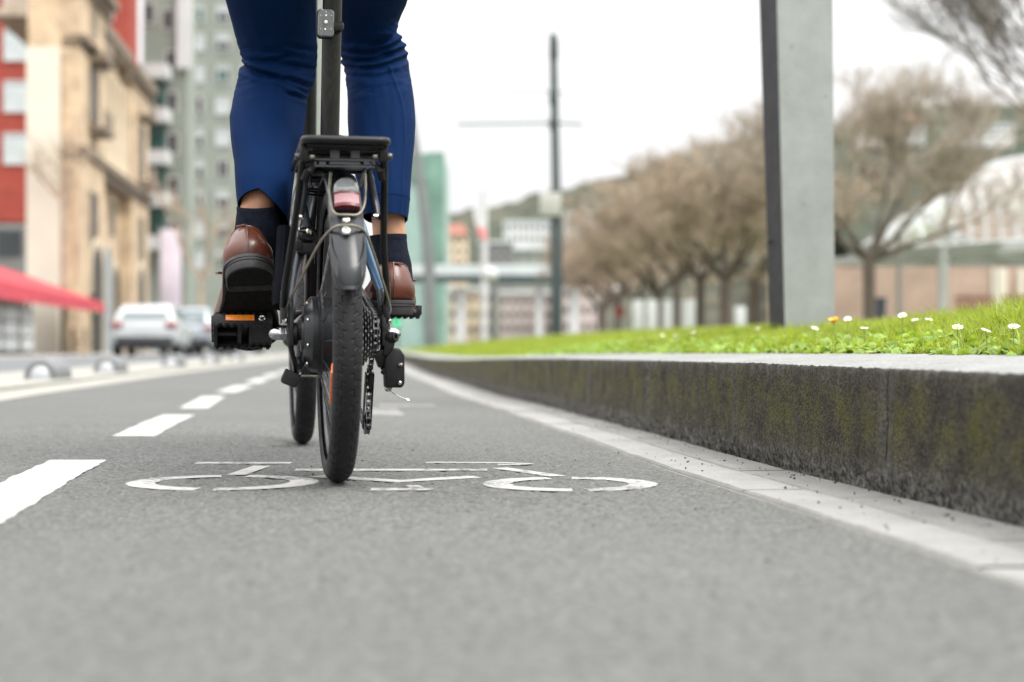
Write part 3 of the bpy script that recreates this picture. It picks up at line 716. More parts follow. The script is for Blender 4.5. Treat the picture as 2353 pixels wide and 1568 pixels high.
lv = MB(); lv.tube(spline([(-.026, .90, .632), (-.03, .87, .64), (-.012, .86, .655), (.02, .862, .652)], 5), .005, 8); part(lv, 'clamp_lever', 'darksteel')
hb = MB(); hb.tube([(-.29, .79, 1.10), (-.05, .835, 1.08), (.05, .835, 1.08), (.29, .79, 1.10)], .0125, 14); part(hb, 'handlebar', 'black')
fk = MB()
for sx in (-1, 1): fk.tube(spline([(sx*.012, .925, .5), (sx*.05, .94, .49), (sx*.053, .985, .40), (sx*.05, 1.06, WR)], 6), .0105, 12)
part(fk, 'fork', 'black')

# --- mudguards (rear: deep section with a rolled flap; front: short)
def guard(th0, th1, r, hw, flap, cy=0.0, cx=0.0, dep=.016, n=56):
    outer, inner = [], []
    for i in range(n+1):
        th = R(th0+(th1-th0)*i/n); k = max(0, 1-i/(n*.16)) if flap else 0
        ww = hw*(1+.04*k); dd = dep*(1-.25*k)
        if flap and i < 6: ww *= [.52, .74, .87, .94, .98, 1.0][i]
        ro, ri = [], []
        for j in range(17):
            t = -1+2*j/16; a = t*1.45
            x = math.sin(a)/math.sin(1.45)*ww; rr = r-dd*(1-math.cos(a))/(1-math.cos(1.45))+.004*k
            if flap: rr += -.0025*max(0, 1-abs(abs(t)-.55)/.14)*(1-k)           # two long pressed ridges
            ro.append(Vector((cx+x, cy-rr*math.cos(th), WR+rr*math.sin(th))))
            q = rr-.0022; ri.append(Vector((cx+x*.965, cy-q*math.cos(th), WR+q*math.sin(th))))
        outer.append(ro+ri[::-1])
    m_ = MB(); m_.loft(outer); return m_
fe = guard(13.5, 150, .277, .0272, True); part(fe, 'rear_mudguard', 'fender', smooth=45)
lipm = MB()
pts = []
for j in range(33):
    t = -1+2*j/32; th = R(15.0+13*abs(t)**2.2); a = t*1.45; x = math.sin(a)/math.sin(1.45)*.0284; rr = .2815-.014*(1-math.cos(a))/(1-math.cos(1.45))
    pts.append((x, -rr*math.cos(th), WR+rr*math.sin(th)))
pts2 = []
for j in range(33):
    t = -1+2*j/32; th = R(20.5+17*abs(t)**2.2); a = t*1.45; x = math.sin(a)/math.sin(1.45)*.0278; rr = .2805-.014*(1-math.cos(a))/(1-math.cos(1.45))
    pts2.append((x, -rr*math.cos(th), WR+rr*math.sin(th)))
pts0 = [(p[0]*.86, p[1]+.001, p[2]-.008+.002*abs(p[0]/.028)) for p in pts]
lipm.loft([pts0, pts, pts2], cap=False, closed=False); part(lipm, 'mud_flap', 'fender', smooth=60)
ff = guard(60, 175, .272, .024, False, 1.062, -.008); part(ff, 'front_mudguard', 'plastic', smooth=45)

# --- tail light and wire guard on the mudguard
tl0 = Vector((.0005, -.187, .4655))
tn = Vector((0, -math.cos(R(33)), math.sin(R(33)))); tu = Vector((0, math.sin(R(33)), math.cos(R(33))))
tlp = bpy.data.objects.new('tail_light', None)
def tl(u, v, h): return tl0+Vector((u, 0, 0))+tu*v+tn*h
def arch(wd, bot, topy, n=14):
    r = wd/2; pts = [(-r*.82, bot), (r*.82, bot), (r*.97, bot+.002), (r, bot+.006)]
    pts += [(r*math.cos(a), topy-r+r*1.0*math.sin(a)) for a in [math.pi*k/n for k in range(n+1)]]
    pts += [(-r, bot+.006), (-r*.97, bot+.002)]; return pts
def lens(wd, bot, top, h0, h1, dome=.006):
    m_ = MB(); rg = []
    for h, sc in ((h0, 1), (h1-dome, 1), (h1-dome*.55, .95), (h1-dome*.2, .85), (h1, .62)):
        c0 = (bot+top)/2; rg.append([tl(a*sc, c0+(b-c0)*sc, h) for a, b in arch(wd, bot, top)])
    m_.loft(rg); return m_
hs_ = lens(.0425, -.0295, .0315, -.03, .002, .001).build('tail_light', M['plastic'], bike, smooth=40)
rf = MB(); rf.loft([[tl(a, b, .0025) for a, b in arch(.039, -.0005, .030)], [tl(a*.96, .0145+(b-.0145)*.96, .006) for a, b in arch(.039, -.0005, .030)], [tl(a*.55, .0145+(b-.0145)*.5, .0018) for a, b in arch(.039, -.0005, .030)]])
rf.build('silver_bowl', M['steel'], hs_, smooth=50)
lens(.0405, -.0005, .0305, .0022, .0135, .011).build('clear_lens', M['lens'], hs_, smooth=60)
def band(b0, b1, wd, h0, h1, mt, nm):
    m_ = MB(); rg = []
    for t in [k/8 for k in range(9)]:
        u = -wd/2+wd*t; hh = h1-.005*abs(2*t-1)**2.5
        rg.append([tl(u, b0, h0), tl(u, b0, hh), tl(u, b1, hh+.001), tl(u, b1, h0)])
    m_.loft(rg); m_.build(nm, M[mt], hs_, smooth=35)
band(-.0055, -.0005, .0395, .001, .0125, 'redlens', 'red_band')
band(-.0225, -.0058, .0385, .001, .0135, 'pinklens', 'red_reflector')
band(-.028, -.0228, .0400, .001, .0128, 'redlens', 'red_band')
MB().ball(tl(0, .004, .006), .0042, 12).build('lamp_led', M['led'], hs_)
gw = MB()
gp = [L_(759.5, 397, -.165), L_(757.5, 430, -.178), L_(761, 470, -.198), L_(771.5, 491, -.21), L_(797, 493.5, -.214), L_(823, 492, -.21), L_(836.5, 470, -.198), L_(839.5, 430, -.178), L_(838, 398, -.165), L_(833, 405, -.15), L_(828, 428, -.14)]
gw.tube(spline(gp, 6), .0021, 8); part(gw, 'light_guard', 'wire')
def screw(p, r, h, m='steel', nrm=None, nm='bolt'):
    m_ = MB(); m_.lathe([(r, -h), (r, h*.2), (r*.8, h*.75), (r*.35, h), (r*.32, h*.5), (.0001, h*.5)], p, nrm or tn, 20); part(m_, nm, m, smooth=30)
th = R(38); n38 = Vector((0, -math.cos(R(34)), math.sin(R(34))))
screw(L_(795.5, 506, -.226), .0062, .004, 'steel', n38); screw(L_(795.5, 528.5, -.2385), .0067, .003, 'led', Vector((0, -.88, .46)))
sw = MB()
sp1 = [L_(656.5, 735, -.004), L_(657, 722, -.006), L_(663, 695, -.02), L_(690, 643, -.075), L_(727, 571, -.15), L_(751, 537, -.205), L_(772, 521, -.232), L_(796, 517, -.2425), L_(822, 521.5, -.232), L_(841, 537, -.205), L_(857, 578, -.15), L_(874, 630, -.09), L_(894, 697, -.02), L_(893, 722, -.006), L_(892, 738, -.004)]
sw.tube(spline(sp1, 6), .00225, 8); part(sw, 'mudguard_stay', 'wire')
screw(L_(655, 737, -.01), .0052, .004, 'steel', Vector((-.6, -1, 0))); screw(L_(893, 739, -.01), .0052, .004, 'steel', Vector((.6, -1, 0)))

# --- rear rack
zr = .546
def rrect(hw, y0, y1, r, z, cx=-.0035):
    pts = []
    for (sx, sy, a0) in ((1, 1, 0), (-1, 1, 90), (-1, -1, 180), (1, -1, 270)):
        for k in range(7):
            a = R(a0+15*k); pts.append((cx+sx*(hw-r)+r*math.cos(a), (y1-r if sy > 0 else y0+r)+r*math.sin(a), z))
    return pts
rk = MB(); rk.tube(rrect(.0635, -.243, .165, .014, zr), .0064, 12, closed=True)
for y in (-.1, .03): rk.tube([(-.062, y, zr-.001), (.056, y, zr-.001)], .0045, 8)
part(rk, 'rack_loop', 'black')
dk = MB(); dk.box((-.0035, -.04, zr+.0005), (.119, .395, .004)); part(dk, 'rack_deck', 'black', bevel=.0015)
du = MB(); du.box((-.0035, -.225, zr-.0075), (.118, .02, .006)); du.box((-.0035, -.20, zr-.0085), (.10, .016, .006)); part(du, 'deck_clip', 'plastic', bevel=.0015)
# H shaped lamp bracket with slots
def plate(outline, holes, yb, tilt=0, th=.003):
    pass
bk = MB(); yb = -.205
def bq(x0, y0, x1, y1, d=0):   # rectangle in picture units at the bracket depth
    a, b = L_(x0, y0, yb), L_(x1, y1, yb); bk.box(((a.x+b.x)/2, yb+d, (a.z+b.z)/2), (abs(b.x-a.x), .003, abs(a.z-b.z)))
bq(722, 364, 862, 371.5); bq(722, 379, 862, 386)
for x0, x1 in ((722, 726.5), (733, 748.5), (757, 827), (836, 849), (857, 862)): bq(x0, 371.5, x1, 379)
bq(758.6, 340, 779.7, 364); bq(806, 340, 826.4, 364)
M['bracketgrey'] = mat('grey_bracket_paint', (.06, .066, .074), .4, var=.15)
part(bk, 'lamp_bracket', 'bracketgrey', smooth=0)
for s_, (xa, ya, xb, yb2, xc, yc) in enumerate(((724, 384, 708, 392, 698, 412), (860, 384, 874, 392, 878, 412))):
    a = MB(); a.tube([L_(xa, ya-8, -.2), L_(xb, yb2, -.205), L_(xc, yc, -.195)], [.0055, .0075, .006], 8); part(a, 'bracket_arm', 'black')
cr_ = MB(); cr_.tube([L_(702, 360, -.19), L_(880, 360, -.19)], .0042, 10); part(cr_, 'cross_rod', 'darksteel')
for sd_, tab, pts in (('l', (698.5, 331, 371), [(695.5, 366), (688, 430), (679, 500), (668, 572), (655, 655), (650, 708)]), ('r', (881, 331, 371), [(882.5, 366), (883, 430), (882, 500), (882, 572), (887, 640), (891, 690)])):
    t_ = MB(); a, b = L_(tab[0], tab[1], -.215), L_(tab[0], tab[2], -.212)
    t_.box((a+b)/2, (.0125, .02, a.z-b.z+.004)); part(t_, 'rack_tab', 'black', bevel=.002)
    st_ = MB(); n = len(pts); pp = [L_(x, y, -.212+.205*(k/(n-1))**1.1) for k, (x, y) in enumerate(pts)]
    st_.tube(spline(pp, 5), .0056, 12); part(st_, 'rack_strut', 'black')
    e_ = MB(); q = pp[-1]; e_.prism([(-.009, -.02), (.009, -.02), (.009, .03), (-.009, .03)], lambda a_, b_, h, q=q: q+Vector((h, a_, b_)), -.004, .004); part(e_, 'strut_foot', 'framegrey', bevel=.002)
    dx = -1 if sd_ == 'l' else 1
    o_ = L_(690 if sd_ == 'l' else 889, 360, -.212)
    screw(o_+Vector((dx*.004, 0, 0)), .006, .005, 'darksteel', Vector((dx, -.25, 0))); screw(o_+Vector((-dx*.019, 0, .001)), .0045, .004, 'steel', Vector((-dx, -.3, 0)))
# grey adjusting stays of the rack, and a dark bar added to fill the black gap by the shoe
g_ = MB(); g_.tube(spline([L_(848, 391, -.1), L_(853, 425, -.09), L_(860, 462, -.085), L_(867.5, 499, -.1)], 5), [.005]*3+[.0065]*10+[.005]*3, 12); part(g_, 'rack_stay', 'framegrey')
c_ = MB(); c_.tube([L_(868, 498, -.105), L_(879, 500, -.115)], .005, 10); part(c_, 'stay_clamp', 'plastic'); screw(L_(862, 498, -.11), .0048, .006, 'steel', Vector((-1, -.4, 0)))
g_ = MB(); g_.tube(spline([L_(699, 405, -.1), L_(700, 440, -.09), L_(690, 500, -.08)], 5), .0055, 12); part(g_, 'rack_stay', 'framegrey'); screw(L_(690, 499.5, -.09), .0048, .006, 'steel', Vector((1, -.4, 0)))
s_ = MB(); s_.tube(spline([L_(653, 525, .12), L_(650, 570, .1), L_(646, 640, .06), L_(643, 705, .03)], 5), .0125, 10); part(s_, 'inner_strut', 'lining')

# --- V brake on the left stay, cables
vb = MB(); vb.tube(spline([L_(694, 446, .06), L_(697, 470, .07), L_(703, 500, .075), L_(709, 536, .078)], 5), [.0052]*6+[.0062]*6+[.0075]*4, 10)
part(vb, 'brake_arm', 'framegrey'); vb = MB(); vb.tube(spline([L_(760, 446, .06), L_(757, 480, .07), L_(752, 536, .078)], 5), .006, 10); part(vb, 'brake_arm', 'framegrey')
pv = MB(); pv.lathe([(.0165, -.012), (.0165, 0), (.0125, .007), (.0105, .009)], L_(709, 541, .07), (0, -1, .15), 20); part(pv, 'brake_pivot', 'plastic'); screw(L_(709.3, 533, .055), .0058, .006, 'steel', Vector((0, -1, .35)))
pd_ = MB(); a = L_(703, 572, .06); pd_.box(a, (.030, .05, .0165)); pd_.box(a+Vector((-.014, -.02, .004)), (.014, .014, .016)); part(pd_, 'brake_pad', 'rubber', bevel=.0025)
screw(L_(693.5, 528, .06), .005, .007, 'chrome', Vector((-1, -.3, 0)))
cb = MB()
for dy in (0, 6, 13): cb.tube(spline([L_(690, 436+dy*.7, .05), L_(715, 434+dy, .08), L_(745, 437+dy, .1)], 5), .0022, 6)
cb.tube(spline([L_(716, 372, .1), L_(713, 410, .1), L_(717, 432, .09)], 5), .0025, 6)
cb.tube(spline([(-.02, .86, .62), (-.05, .7, .52), (-.03, .5, .42), (-.02, .33, .4)], 6), .0028, 8)
cb.tube(spline([(.01, .86, .64), (.06, .78, .58), (.03, .55, .45), (.02, .33, .42)], 6), .0028, 8)
part(cb, 'brake_cable', 'plastic')
bx = MB(); bx.box(L_(722, 402, .15), (.03, .03, .018)); bx.box(L_(731, 413, .14), (.035, .02, .01)); part(bx, 'cable_bracket', 'darksteel', bevel=.002)
sb = MB(); sb.tube([L_(705, 414, .12), L_(748, 411, .12)], .005, 10); part(sb, 'spring_bolt', 'darksteel')
br = MB(); br.tube([(-.03, .235, .50), (.035, .235, .50)], .008, 12); part(br, 'stay_bridge', 'framegrey')

# --- drivetrain
cas = bpy.data.objects.new('cassette', None)
cs = MB(); cs.lathe([(.017, .028), (.017, .071), (.013, .0735)], (0, 0, WR), BXA, 24); cas = part(cs, 'cassette', 'darksteel')
for k in range(7):
    nT = [28, 25, 22, 19, 16, 14, 12][k]; r = nT*.0127/(2*math.pi); x = .0385+.0050*k
    pts = []
    for i in range(nT*4):
        a = 2*math.pi*i/(nT*4); pts.append((a, r+(.0022, .0034, .0022, -.0022)[i % 4]))
    sm = MB(); fn = lambda a, rr, h, x=x: Vector((x+h, rr*math.cos(a), WR+rr*math.sin(a)))
    inner = [(a, .014) for a, _ in pts]
    sm.loft([[fn(a, rr, -.0009) for a, rr in inner], [fn(a, rr, -.0009) for a, rr in pts], [fn(a, rr, .0009) for a, rr in pts], [fn(a, rr, .0009) for a, rr in inner]], cap=False)
    sm.build('sprocket', M['darksteel'], cas, smooth=0)
ch_r = 52*.0127/(2*math.pi); nT = 52
cg = MB(); pts = [(2*math.pi*i/(nT*4), ch_r+(.0022, .0034, .0022, -.0022)[i % 4]) for i in range(nT*4)]
fn = lambda a, rr, h: Vector((.045+h, BB.y+rr*math.cos(a), BB.z+rr*math.sin(a)))
cg.loft([[fn(a, .07, -.0011) for a, _ in pts], [fn(a, r, -.0011) for a, r in pts], [fn(a, r, .0011) for a, r in pts], [fn(a, .07, .0011) for a, _ in pts], [fn(a, .07, -.0011) for a, _ in pts]], cap=False)
for k in range(5):
    a = 2*math.pi*k/5; cg.bar((.045, BB.y, BB.z), (.045, BB.y+.075*math.cos(a), BB.z+.075*math.sin(a)), .016, .004, up=(1, 0, 0))
part(cg, 'chainring', 'darksteel', smooth=0)
# chain: alternating link plates along its run
p_up, p_lo = Vector((.060, .048, .172)), Vector((.056, .066, .103)); r4 = .0275
path = []
def arcp(c, r, a0, a1, x0, x1, n=10):
    for i in range(n+1):
        t = i/n; a = R(a0+(a1-a0)*t); path.append(Vector((x0+(x1-x0)*t, c[0]+r*math.cos(a), c[1]+r*math.sin(a))))
arcp((0, WR), .0335, 100, 270+30, .0625, .0605, 12)
arcp((p_up.y, p_up.z), .0225, 110, -40, .0600, .0590, 8)
arcp((p_lo.y, p_lo.z), .0225, 140, 310, .0565, .0555, 10)
arcp((BB.y, BB.z), ch_r, -98, 98, .0455, .0455, 26)
dense = []; cl_ = path+[path[0]]
tot = sum((cl_[i+1]-cl_[i]).length for i in range(len(cl_)-1)); nl = int(tot/.0127); step = tot/nl
i, acc = 0, 0; pos = cl_[0].copy(); dense = [pos.copy()]; rem = step
while len(dense) < nl:
    d = (cl_[i+1]-pos).length
    if d >= rem: pos = pos+(cl_[i+1]-pos).normalized()*rem; dense.append(pos.copy()); rem = step
    else:
        rem -= d; pos = cl_[i+1].copy(); i += 1
        if i >= len(cl_)-1: break
cn = MB()
for k in range(len(dense)):
    a, b = dense[k], dense[(k+1) % len(dense)]; t = (b-a).normalized(); off = .0026 if k % 2 else .0036
    sdv = t.cross(Vector((1, 0, 0))); up = Vector((1, 0, 0))
    for sx in (-1, 1): cn.bar(a-t*.0032+up*off*sx, b+t*.0032+up*off*sx, .0082, .0010, up=(1, 0, 0))
    cn.lathe([(.0037, -.0042), (.0037, .0042)], a, (1, 0, 0), 8)
part(cn, 'chain', 'darksteel', smooth=0)
# derailleur
de = MB(); de.lathe([(.0105, -.013), (.0105, .011), (.0085, .013), (.0085, .017), (.004, .017), (.004, .012)], L_(891, 778, -.012), (.75, -.6, .15), 24); de.box(L_(886, 765, -.01), (.012, .018, .03), Matrix.Rotation(R(-10), 3, 'Y'))
de.box(L_(893, 797, -.012), (.016, .02, .032), Matrix.Rotation(R(14), 3, 'Y'))
der = part(de, 'derailleur', 'plastic', bevel=.003)
d2 = MB(); c0 = L_(905, 842, -.005)
d2.prism([(-.016, -.036), (.012, -.036), (.0165, -.030), (.0165, .018), (.008, .031), (-.004, .031), (-.018, .012)], lambda a, b, h: c0+Vector((a, h, b)), -.02, .018); d2.build('derailleur_body', M['plastic'], der, bevel=.004, seg=3)
d3 = MB(); c1 = L_(880, 822, .0)
d3.box(c1, (.026, .024, .028), Matrix.Rotation(R(-20), 3, 'Y')); d3.tube([L_(878, 850, -.01), L_(905, 868, -.015)], .0065, 10); d3.lathe([(.012, 0), (.012, .012)], L_(874, 834, 0), (1, 0, 0), 16); d3.build('derailleur_link', M['black'], der, bevel=.003)
for x, nm in ((-.0065, 'inner'), (.0065, 'outer')):
    cgp = MB(); a, b = p_up+Vector((x-.001, 0, .012)), p_lo+Vector((x-.001, 0, -.016)); cgp.bar(a, b, .022, .002, up=(1, 0, 0)); cgp.build('derailleur_cage', M['black'], der, bevel=.0008)
for p in (p_up, p_lo):
    pu = MB(); pu.lathe([(.006, -.004), (.0205, -.0015), (.0205, .0015), (.006, .004)], p, BXA, 22); pu.build('jockey_wheel', M['plastic'], der)
screw(L_(893, 893, -.01), .0058, .005, 'steel', Vector((.2, -1, 0))); screw(L_(919, 880, -.03), .0035, .003, 'steel', Vector((.2, -1, 0))); screw(L_(921, 838, -.03), .003, .003, 'steel', Vector((1, -1, 0)))
ct = MB(); ct.tube(spline([L_(893, 893, -.012), L_(900, 901, -.02), L_(912, 909, -.02), L_(925, 915, -.02), L_(935, 918, -.02)], 5), .0009, 6); ct.tube([L_(933, 917.4, -.02), L_(940, 920.5, -.02)], .0016, 6); part(ct, 'cable_end', 'steel')
ch2 = MB(); ch2.tube(spline([L_(884, 700, -.01), L_(887, 735, -.01), L_(884, 790, 0), L_(880, 815, 0)], 5), .0068, 10); part(ch2, 'derailleur_hanger', 'black')

# --- kickstand
ks = MB(); ks.tube([L_(690, 861.5, .02), L_(728, 862, .03)], .0042, 10); part(ks, 'kickstand_bar', 'steel')
ks = MB(); ks.tube(spline([L_(703, 790, .02), L_(690, 815, .02), L_(684, 838, .012), L_(686, 852, .01)], 5), [.006]*8+[.0085]*8, 12); ks.tube([L_(700, 812, .015), L_(693, 842, .012)], .0045, 8); kso = part(ks, 'kickstand', 'framegrey')
kf = MB(); c0 = L_(668.5, 868.5, .0); kf.prism([(a*1.0, b) for a, b in [(-.0085, .0165), (.0135, .0055), (.0165, .001), (.0155, -.0035), (.0095, -.0150), (.005, -.0165), (-.0150, -.0085), (-.017, -.0045), (-.0155, .0005)]], lambda a, b, h: c0+Vector((a, h, b)), -.012, .014)
kf.build('rubber_foot', M['rubber'], kso, bevel=.0025, seg=3)

# --- cranks and pedals
PL = Vector((-.155, .42-.176, .2575)); PR = Vector((.157, .42+.174, .302))
for sx, p in ((-1, PL), (1, PR)):
    c = MB(); a = Vector((sx*.058, BB.y, BB.z)); b = Vector((sx*.083, p.y, p.z)); c.bar(a, b, .022, .013, up=(sx, 0, 0)); c.cyl((sx*.036, BB.y, BB.z), (sx*.066, BB.y, BB.z), .016); c.cyl((sx*.074, p.y, p.z), (sx*.092, p.y, p.z), .013)
    part(c, 'crank', 'black', bevel=.003)
def pedal(p, sx, pitch):
    Rm = Matrix.Rotation(R(pitch), 3, 'X'); q = lambda v: p+Rm @ Vector((v[0]*-sx, v[1], v[2]))   # +x towards the bike
    def bx_(mb, c, d): 
        mb.box(q(c), d, Rm)
    b = MB(); hx, hy = .0525, .047
    bx_(b, (0, -hy+.004, 0), (.104, .008, .021)); bx_(b, (0, hy-.004, 0), (.104, .008, .021))          # rear and front rails
    bx_(b, (-hx+.0035, 0, 0), (.007, .078, .024))
    bx_(b, (hx-.021, 0, 0), (.042, .08, .019)); bx_(b, (-.006, 0, -.001), (.008, .08, .016)); bx_(b, (-.03, .002, .001), (.04, .011, .014)); bx_(b, (-.02, 0, .006), (.06, .075, .004))
    body = b.build('pedal', M['plastic'], bike, bevel=.0018)
    t_ = MB()
    for k in range(8):
        x = -.046+.0131*k
        for yy in (-hy, hy):
            for zz in (-.0115, .0115): bx_(t_, (x, yy+.004*(1 if yy < 0 else -1), zz), (.0065, .0075, .005))
    for k in range(4):
        bx_(t_, (-hx-.001, -.03+.02*k, .004), (.006, .007, .02))
    t_.build('grip_teeth', M['plastic'], body, bevel=.001)
    for yy, s in ((-hy-.0008, -1), (hy+.0008, 1)):
        r_ = MB(); bx_(r_, (-.0055 if True else 0, yy, .001), (.051, .003, .0112)); r_.build('pedal_reflector', M['amber'], body, bevel=.0008)
    bo = MB(); bo.lathe([(.0058, -.001), (.0062, .001), (.0045, .0022), (.0025, .0012), (.0001, .0012)], q((.0335, -hy-.0002, .001)), Rm @ Vector((0, -1, 0)), 18); bo.build('pedal_screw', M['steel'], body)
    ax_ = MB(); ax_.cyl(q((.04, 0, 0)), q((.082, 0, 0)), .008); ax_.build('pedal_axle', M['plastic'], body)
    return body
pedal(PL, -1, -28); pedal(PR, 1, 2)

# --- clip-on light on the seat post
ll0 = L_(747.5, 55, .105); n0 = Vector((0, -.955, -.296)); u0 = Vector((0, -.296, .955))
def ll(u, v, h): return ll0+Vector((u, 0, 0))+u0*v-Vector((0, 1, 0))*h
def rr2(wd, ht, r, n=6):
    pts = []
    for sx, sy, a0 in ((1, 1, 0), (-1, 1, 90), (-1, -1, 180), (1, -1, 270)):
        for k in range(n+1):
            a = R(a0+90*k/n); pts.append((sx*(wd/2-r)+r*math.cos(a), sy*(ht/2-r)+r*math.sin(a)))
    return pts
def slab(wd, ht, r, h0, h1, rd=.002):
    m_ = MB(); m_.loft([[ll(a, b, h0) for a, b in rr2(wd, ht, r)], [ll(a, b, h1-rd) for a, b in rr2(wd, ht, r)], [ll(a*.97, b*.97, h1-rd*.4) for a, b in rr2(wd, ht, r)], [ll(a*.9, b*.93, h1) for a, b in rr2(wd, ht, r)]]); return m_
bl = slab(.031, .0505, .0075, -.004, .006).build('safety_light', M['plastic'], bike, smooth=40)
slab(.0285, .0475, .0065, .006, .0125, .004).build('clear_cover', M['lensdark'], bl, smooth=40)
for u, v, r in ((0, .0125, .0018), (0, .001, .0032), (-.001, -.0115, .0018), (0, .0185, .0009), (-.0095, .0125, .0008), (.0095, .0125, .0008), (-.0095, -.0105, .0008), (.0095, -.0105, .0008)):
    MB().ball(ll(u, v, .0122), r, 10).build('led', M['led'], bl)
st = MB(); st.lathe([(.0185, -.006), (.0195, -.003), (.0195, .003), (.0185, .006)], Vector((0, .105, 0))+Vector((0, (.92-ll0.z)*.0+.01, ll0.z)), u0, 28); st.tube(spline([ll(.017, 0, -.012), ll(.026, .004, -.012), ll(.0265, -.008, -.012), ll(.018, -.014, -.012)], 5), .003, 8); st.build('rubber_strap', M['rubber'], bl)
# ------------------------------------------------------------------ the rider
def W_(xl, yl, z): return Vector((RX, RY, 0))+RT*xl+FW*yl+Vector((0, 0, z))
person = empty('person', (RX+FW.x*.15, RY+FW.y*.15, 0), 'person riding a folding bicycle away from the camera in blue trousers and brown leather shoes', 'person')
PO = person.location.copy()
# body: one continuous skinned figure
bm_pts = {}
hipz = 1.06
LA, RA = P(594, 468, 2.775), P(893, 520, 3.035)      # ankles
LK, RK = P(638, 160, 2.985), P(868, 118, 3.16)       # knees
pel = W_(0, .09, 1.13); LH, RH = W_(-.1, .1, 1.1), W_(.1, .1, 1.1)
che, nec, hed = W_(0, .22, 1.48), W_(0, .27, 1.62), W_(0, .31, 1.76)
LS, RS = W_(-.19, .23, 1.5), W_(.19, .23, 1.5); LE, RE = W_(-.27, .42, 1.3), W_(.27, .42, 1.3); LHn, RHn = W_(-.26, .74, 1.135), W_(.26, .74, 1.135)
sh_l = lambda x, y, z: None
verts = [pel, che, nec, hed, LH, LK, LA, RH, RK, RA, LS, LE, LHn, RS, RE, RHn]
rad = [.12, .13, .055, .095, .04, .038, .0335, .04, .038, .0345, .06, .042, .03, .06, .042, .03]
edges = [(0, 1), (1, 2), (2, 3), (0, 4), (5, 6), (0, 7), (8, 9), (1, 10), (10, 11), (11, 12), (1, 13), (13, 14), (14, 15)]
# mid-calf points give the shank its taper, and a short foot inside each shoe
def extra(i, p, r): verts.append(p); rad.append(r); edges.append((i, len(verts)-1))
LF, RF = P(566, 590, 2.80), P(900, 640, 3.06)
extra(6, LF, .03); extra(9, RF, .03)
for a_, b_, p_ in ((4, 5, P(622, 0, 2.82)), (7, 8, P(856, 0, 3.0))):
    extra(a_, p_, .036); edges.append((len(verts)-1, b_))
# hands: palm, four fingers and a thumb closed round the grips
def skin_obj(name, vs, rs, es, mt, parent, sub=2):
    me = bpy.data.meshes.new(name); me.from_pydata([tuple(v-PO) for v in vs], es, [])
    o = bpy.data.objects.new(name, me); COL.objects.link(o); o.parent = parent; me.materials.append(mt)
    o.modifiers.new('skin', 'SKIN')
    if not me.skin_vertices: me.attributes
    for i, sv in enumerate(me.skin_vertices[0].data): sv.radius = (rs[i], rs[i]); sv.use_root = (i == 0)
    md = o.modifiers.new('sub', 'SUBSURF'); md.levels = sub; md.render_levels = sub
    return o
def make_skin(name, vs, rs, es, mt, parent):
    bm = bmesh.new(); lay = bm.verts.layers.skin.verify(); bv = []
    for i, v in enumerate(vs):
        q = bm.verts.new(v-PO); q[lay].radius = (rs[i], rs[i]); q[lay].use_root = (i == 0); bv.append(q)
    for a, b in es: bm.edges.new((bv[a], bv[b]))
    me = bpy.data.meshes.new(name); bm.to_mesh(me); bm.free(); me.materials.append(mt)
    o = bpy.data.objects.new(name, me); COL.objects.link(o)
    o.modifiers.new('skin', 'SKIN'); md = o.modifiers.new('sub', 'SUBSURF'); md.levels = 2; md.render_levels = 2
    dg = bpy.context.evaluated_depsgraph_get(); dg.update(); ev = o.evaluated_get(dg)
    m2 = bpy.data.meshes.new_from_object(ev); bpy.data.objects.remove(o); m2.shade_smooth()
    o = bpy.data.objects.new(name, m2); COL.objects.link(o); o.parent = parent
    if not m2.materials: m2.materials.append(mt)
    return o
for hi, sx in ((12, -1), (15, 1)):
    pal = verts[hi]+FW*.045+Vector((0, 0, -.012)); extra(hi, pal, .02); pi_ = len(verts)-1
    for k in range(4):
        off = RT*(sx*(.03-.02*k)); l = (.9, 1.05, 1.0, .8)[k]
        extra(pi_, pal+FW*.03*l+off+Vector((0, 0, .012)), .0088); a = len(verts)-1
        extra(a, pal+FW*.055*l+off+Vector((0, 0, -.008)), .0082); a = len(verts)-1
        extra(a, pal+FW*.042*l+off+Vector((0, 0, -.03)), .0075)
    extra(pi_, pal-RT*sx*.03+Vector((0, 0, .002)), .0095); extra(len(verts)-1, pal-RT*sx*.038+FW*.03+Vector((0, 0, -.016)), .0085)
make_skin('body', verts, rad, edges, M['skin'], person)
jv = [pel+Vector((0, 0, .05)), W_(0, .15, 1.3), che, LS, LE, LHn-FW*.03, RS, RE, RHn-FW*.03]
make_skin('jacket', jv, [.165, .155, .15, .08, .056, .042, .08, .056, .042], [(0, 1), (1, 2), (2, 3), (3, 4), (4, 5), (2, 6), (6, 7), (7, 8)], M['jacket'], person)
hr = MB(); hr.ball(hed-PO+Vector((0, -.012, .03)), .108, 20, (1, 1.08, 1.05)); hr.build('hair', M['hair'], person)

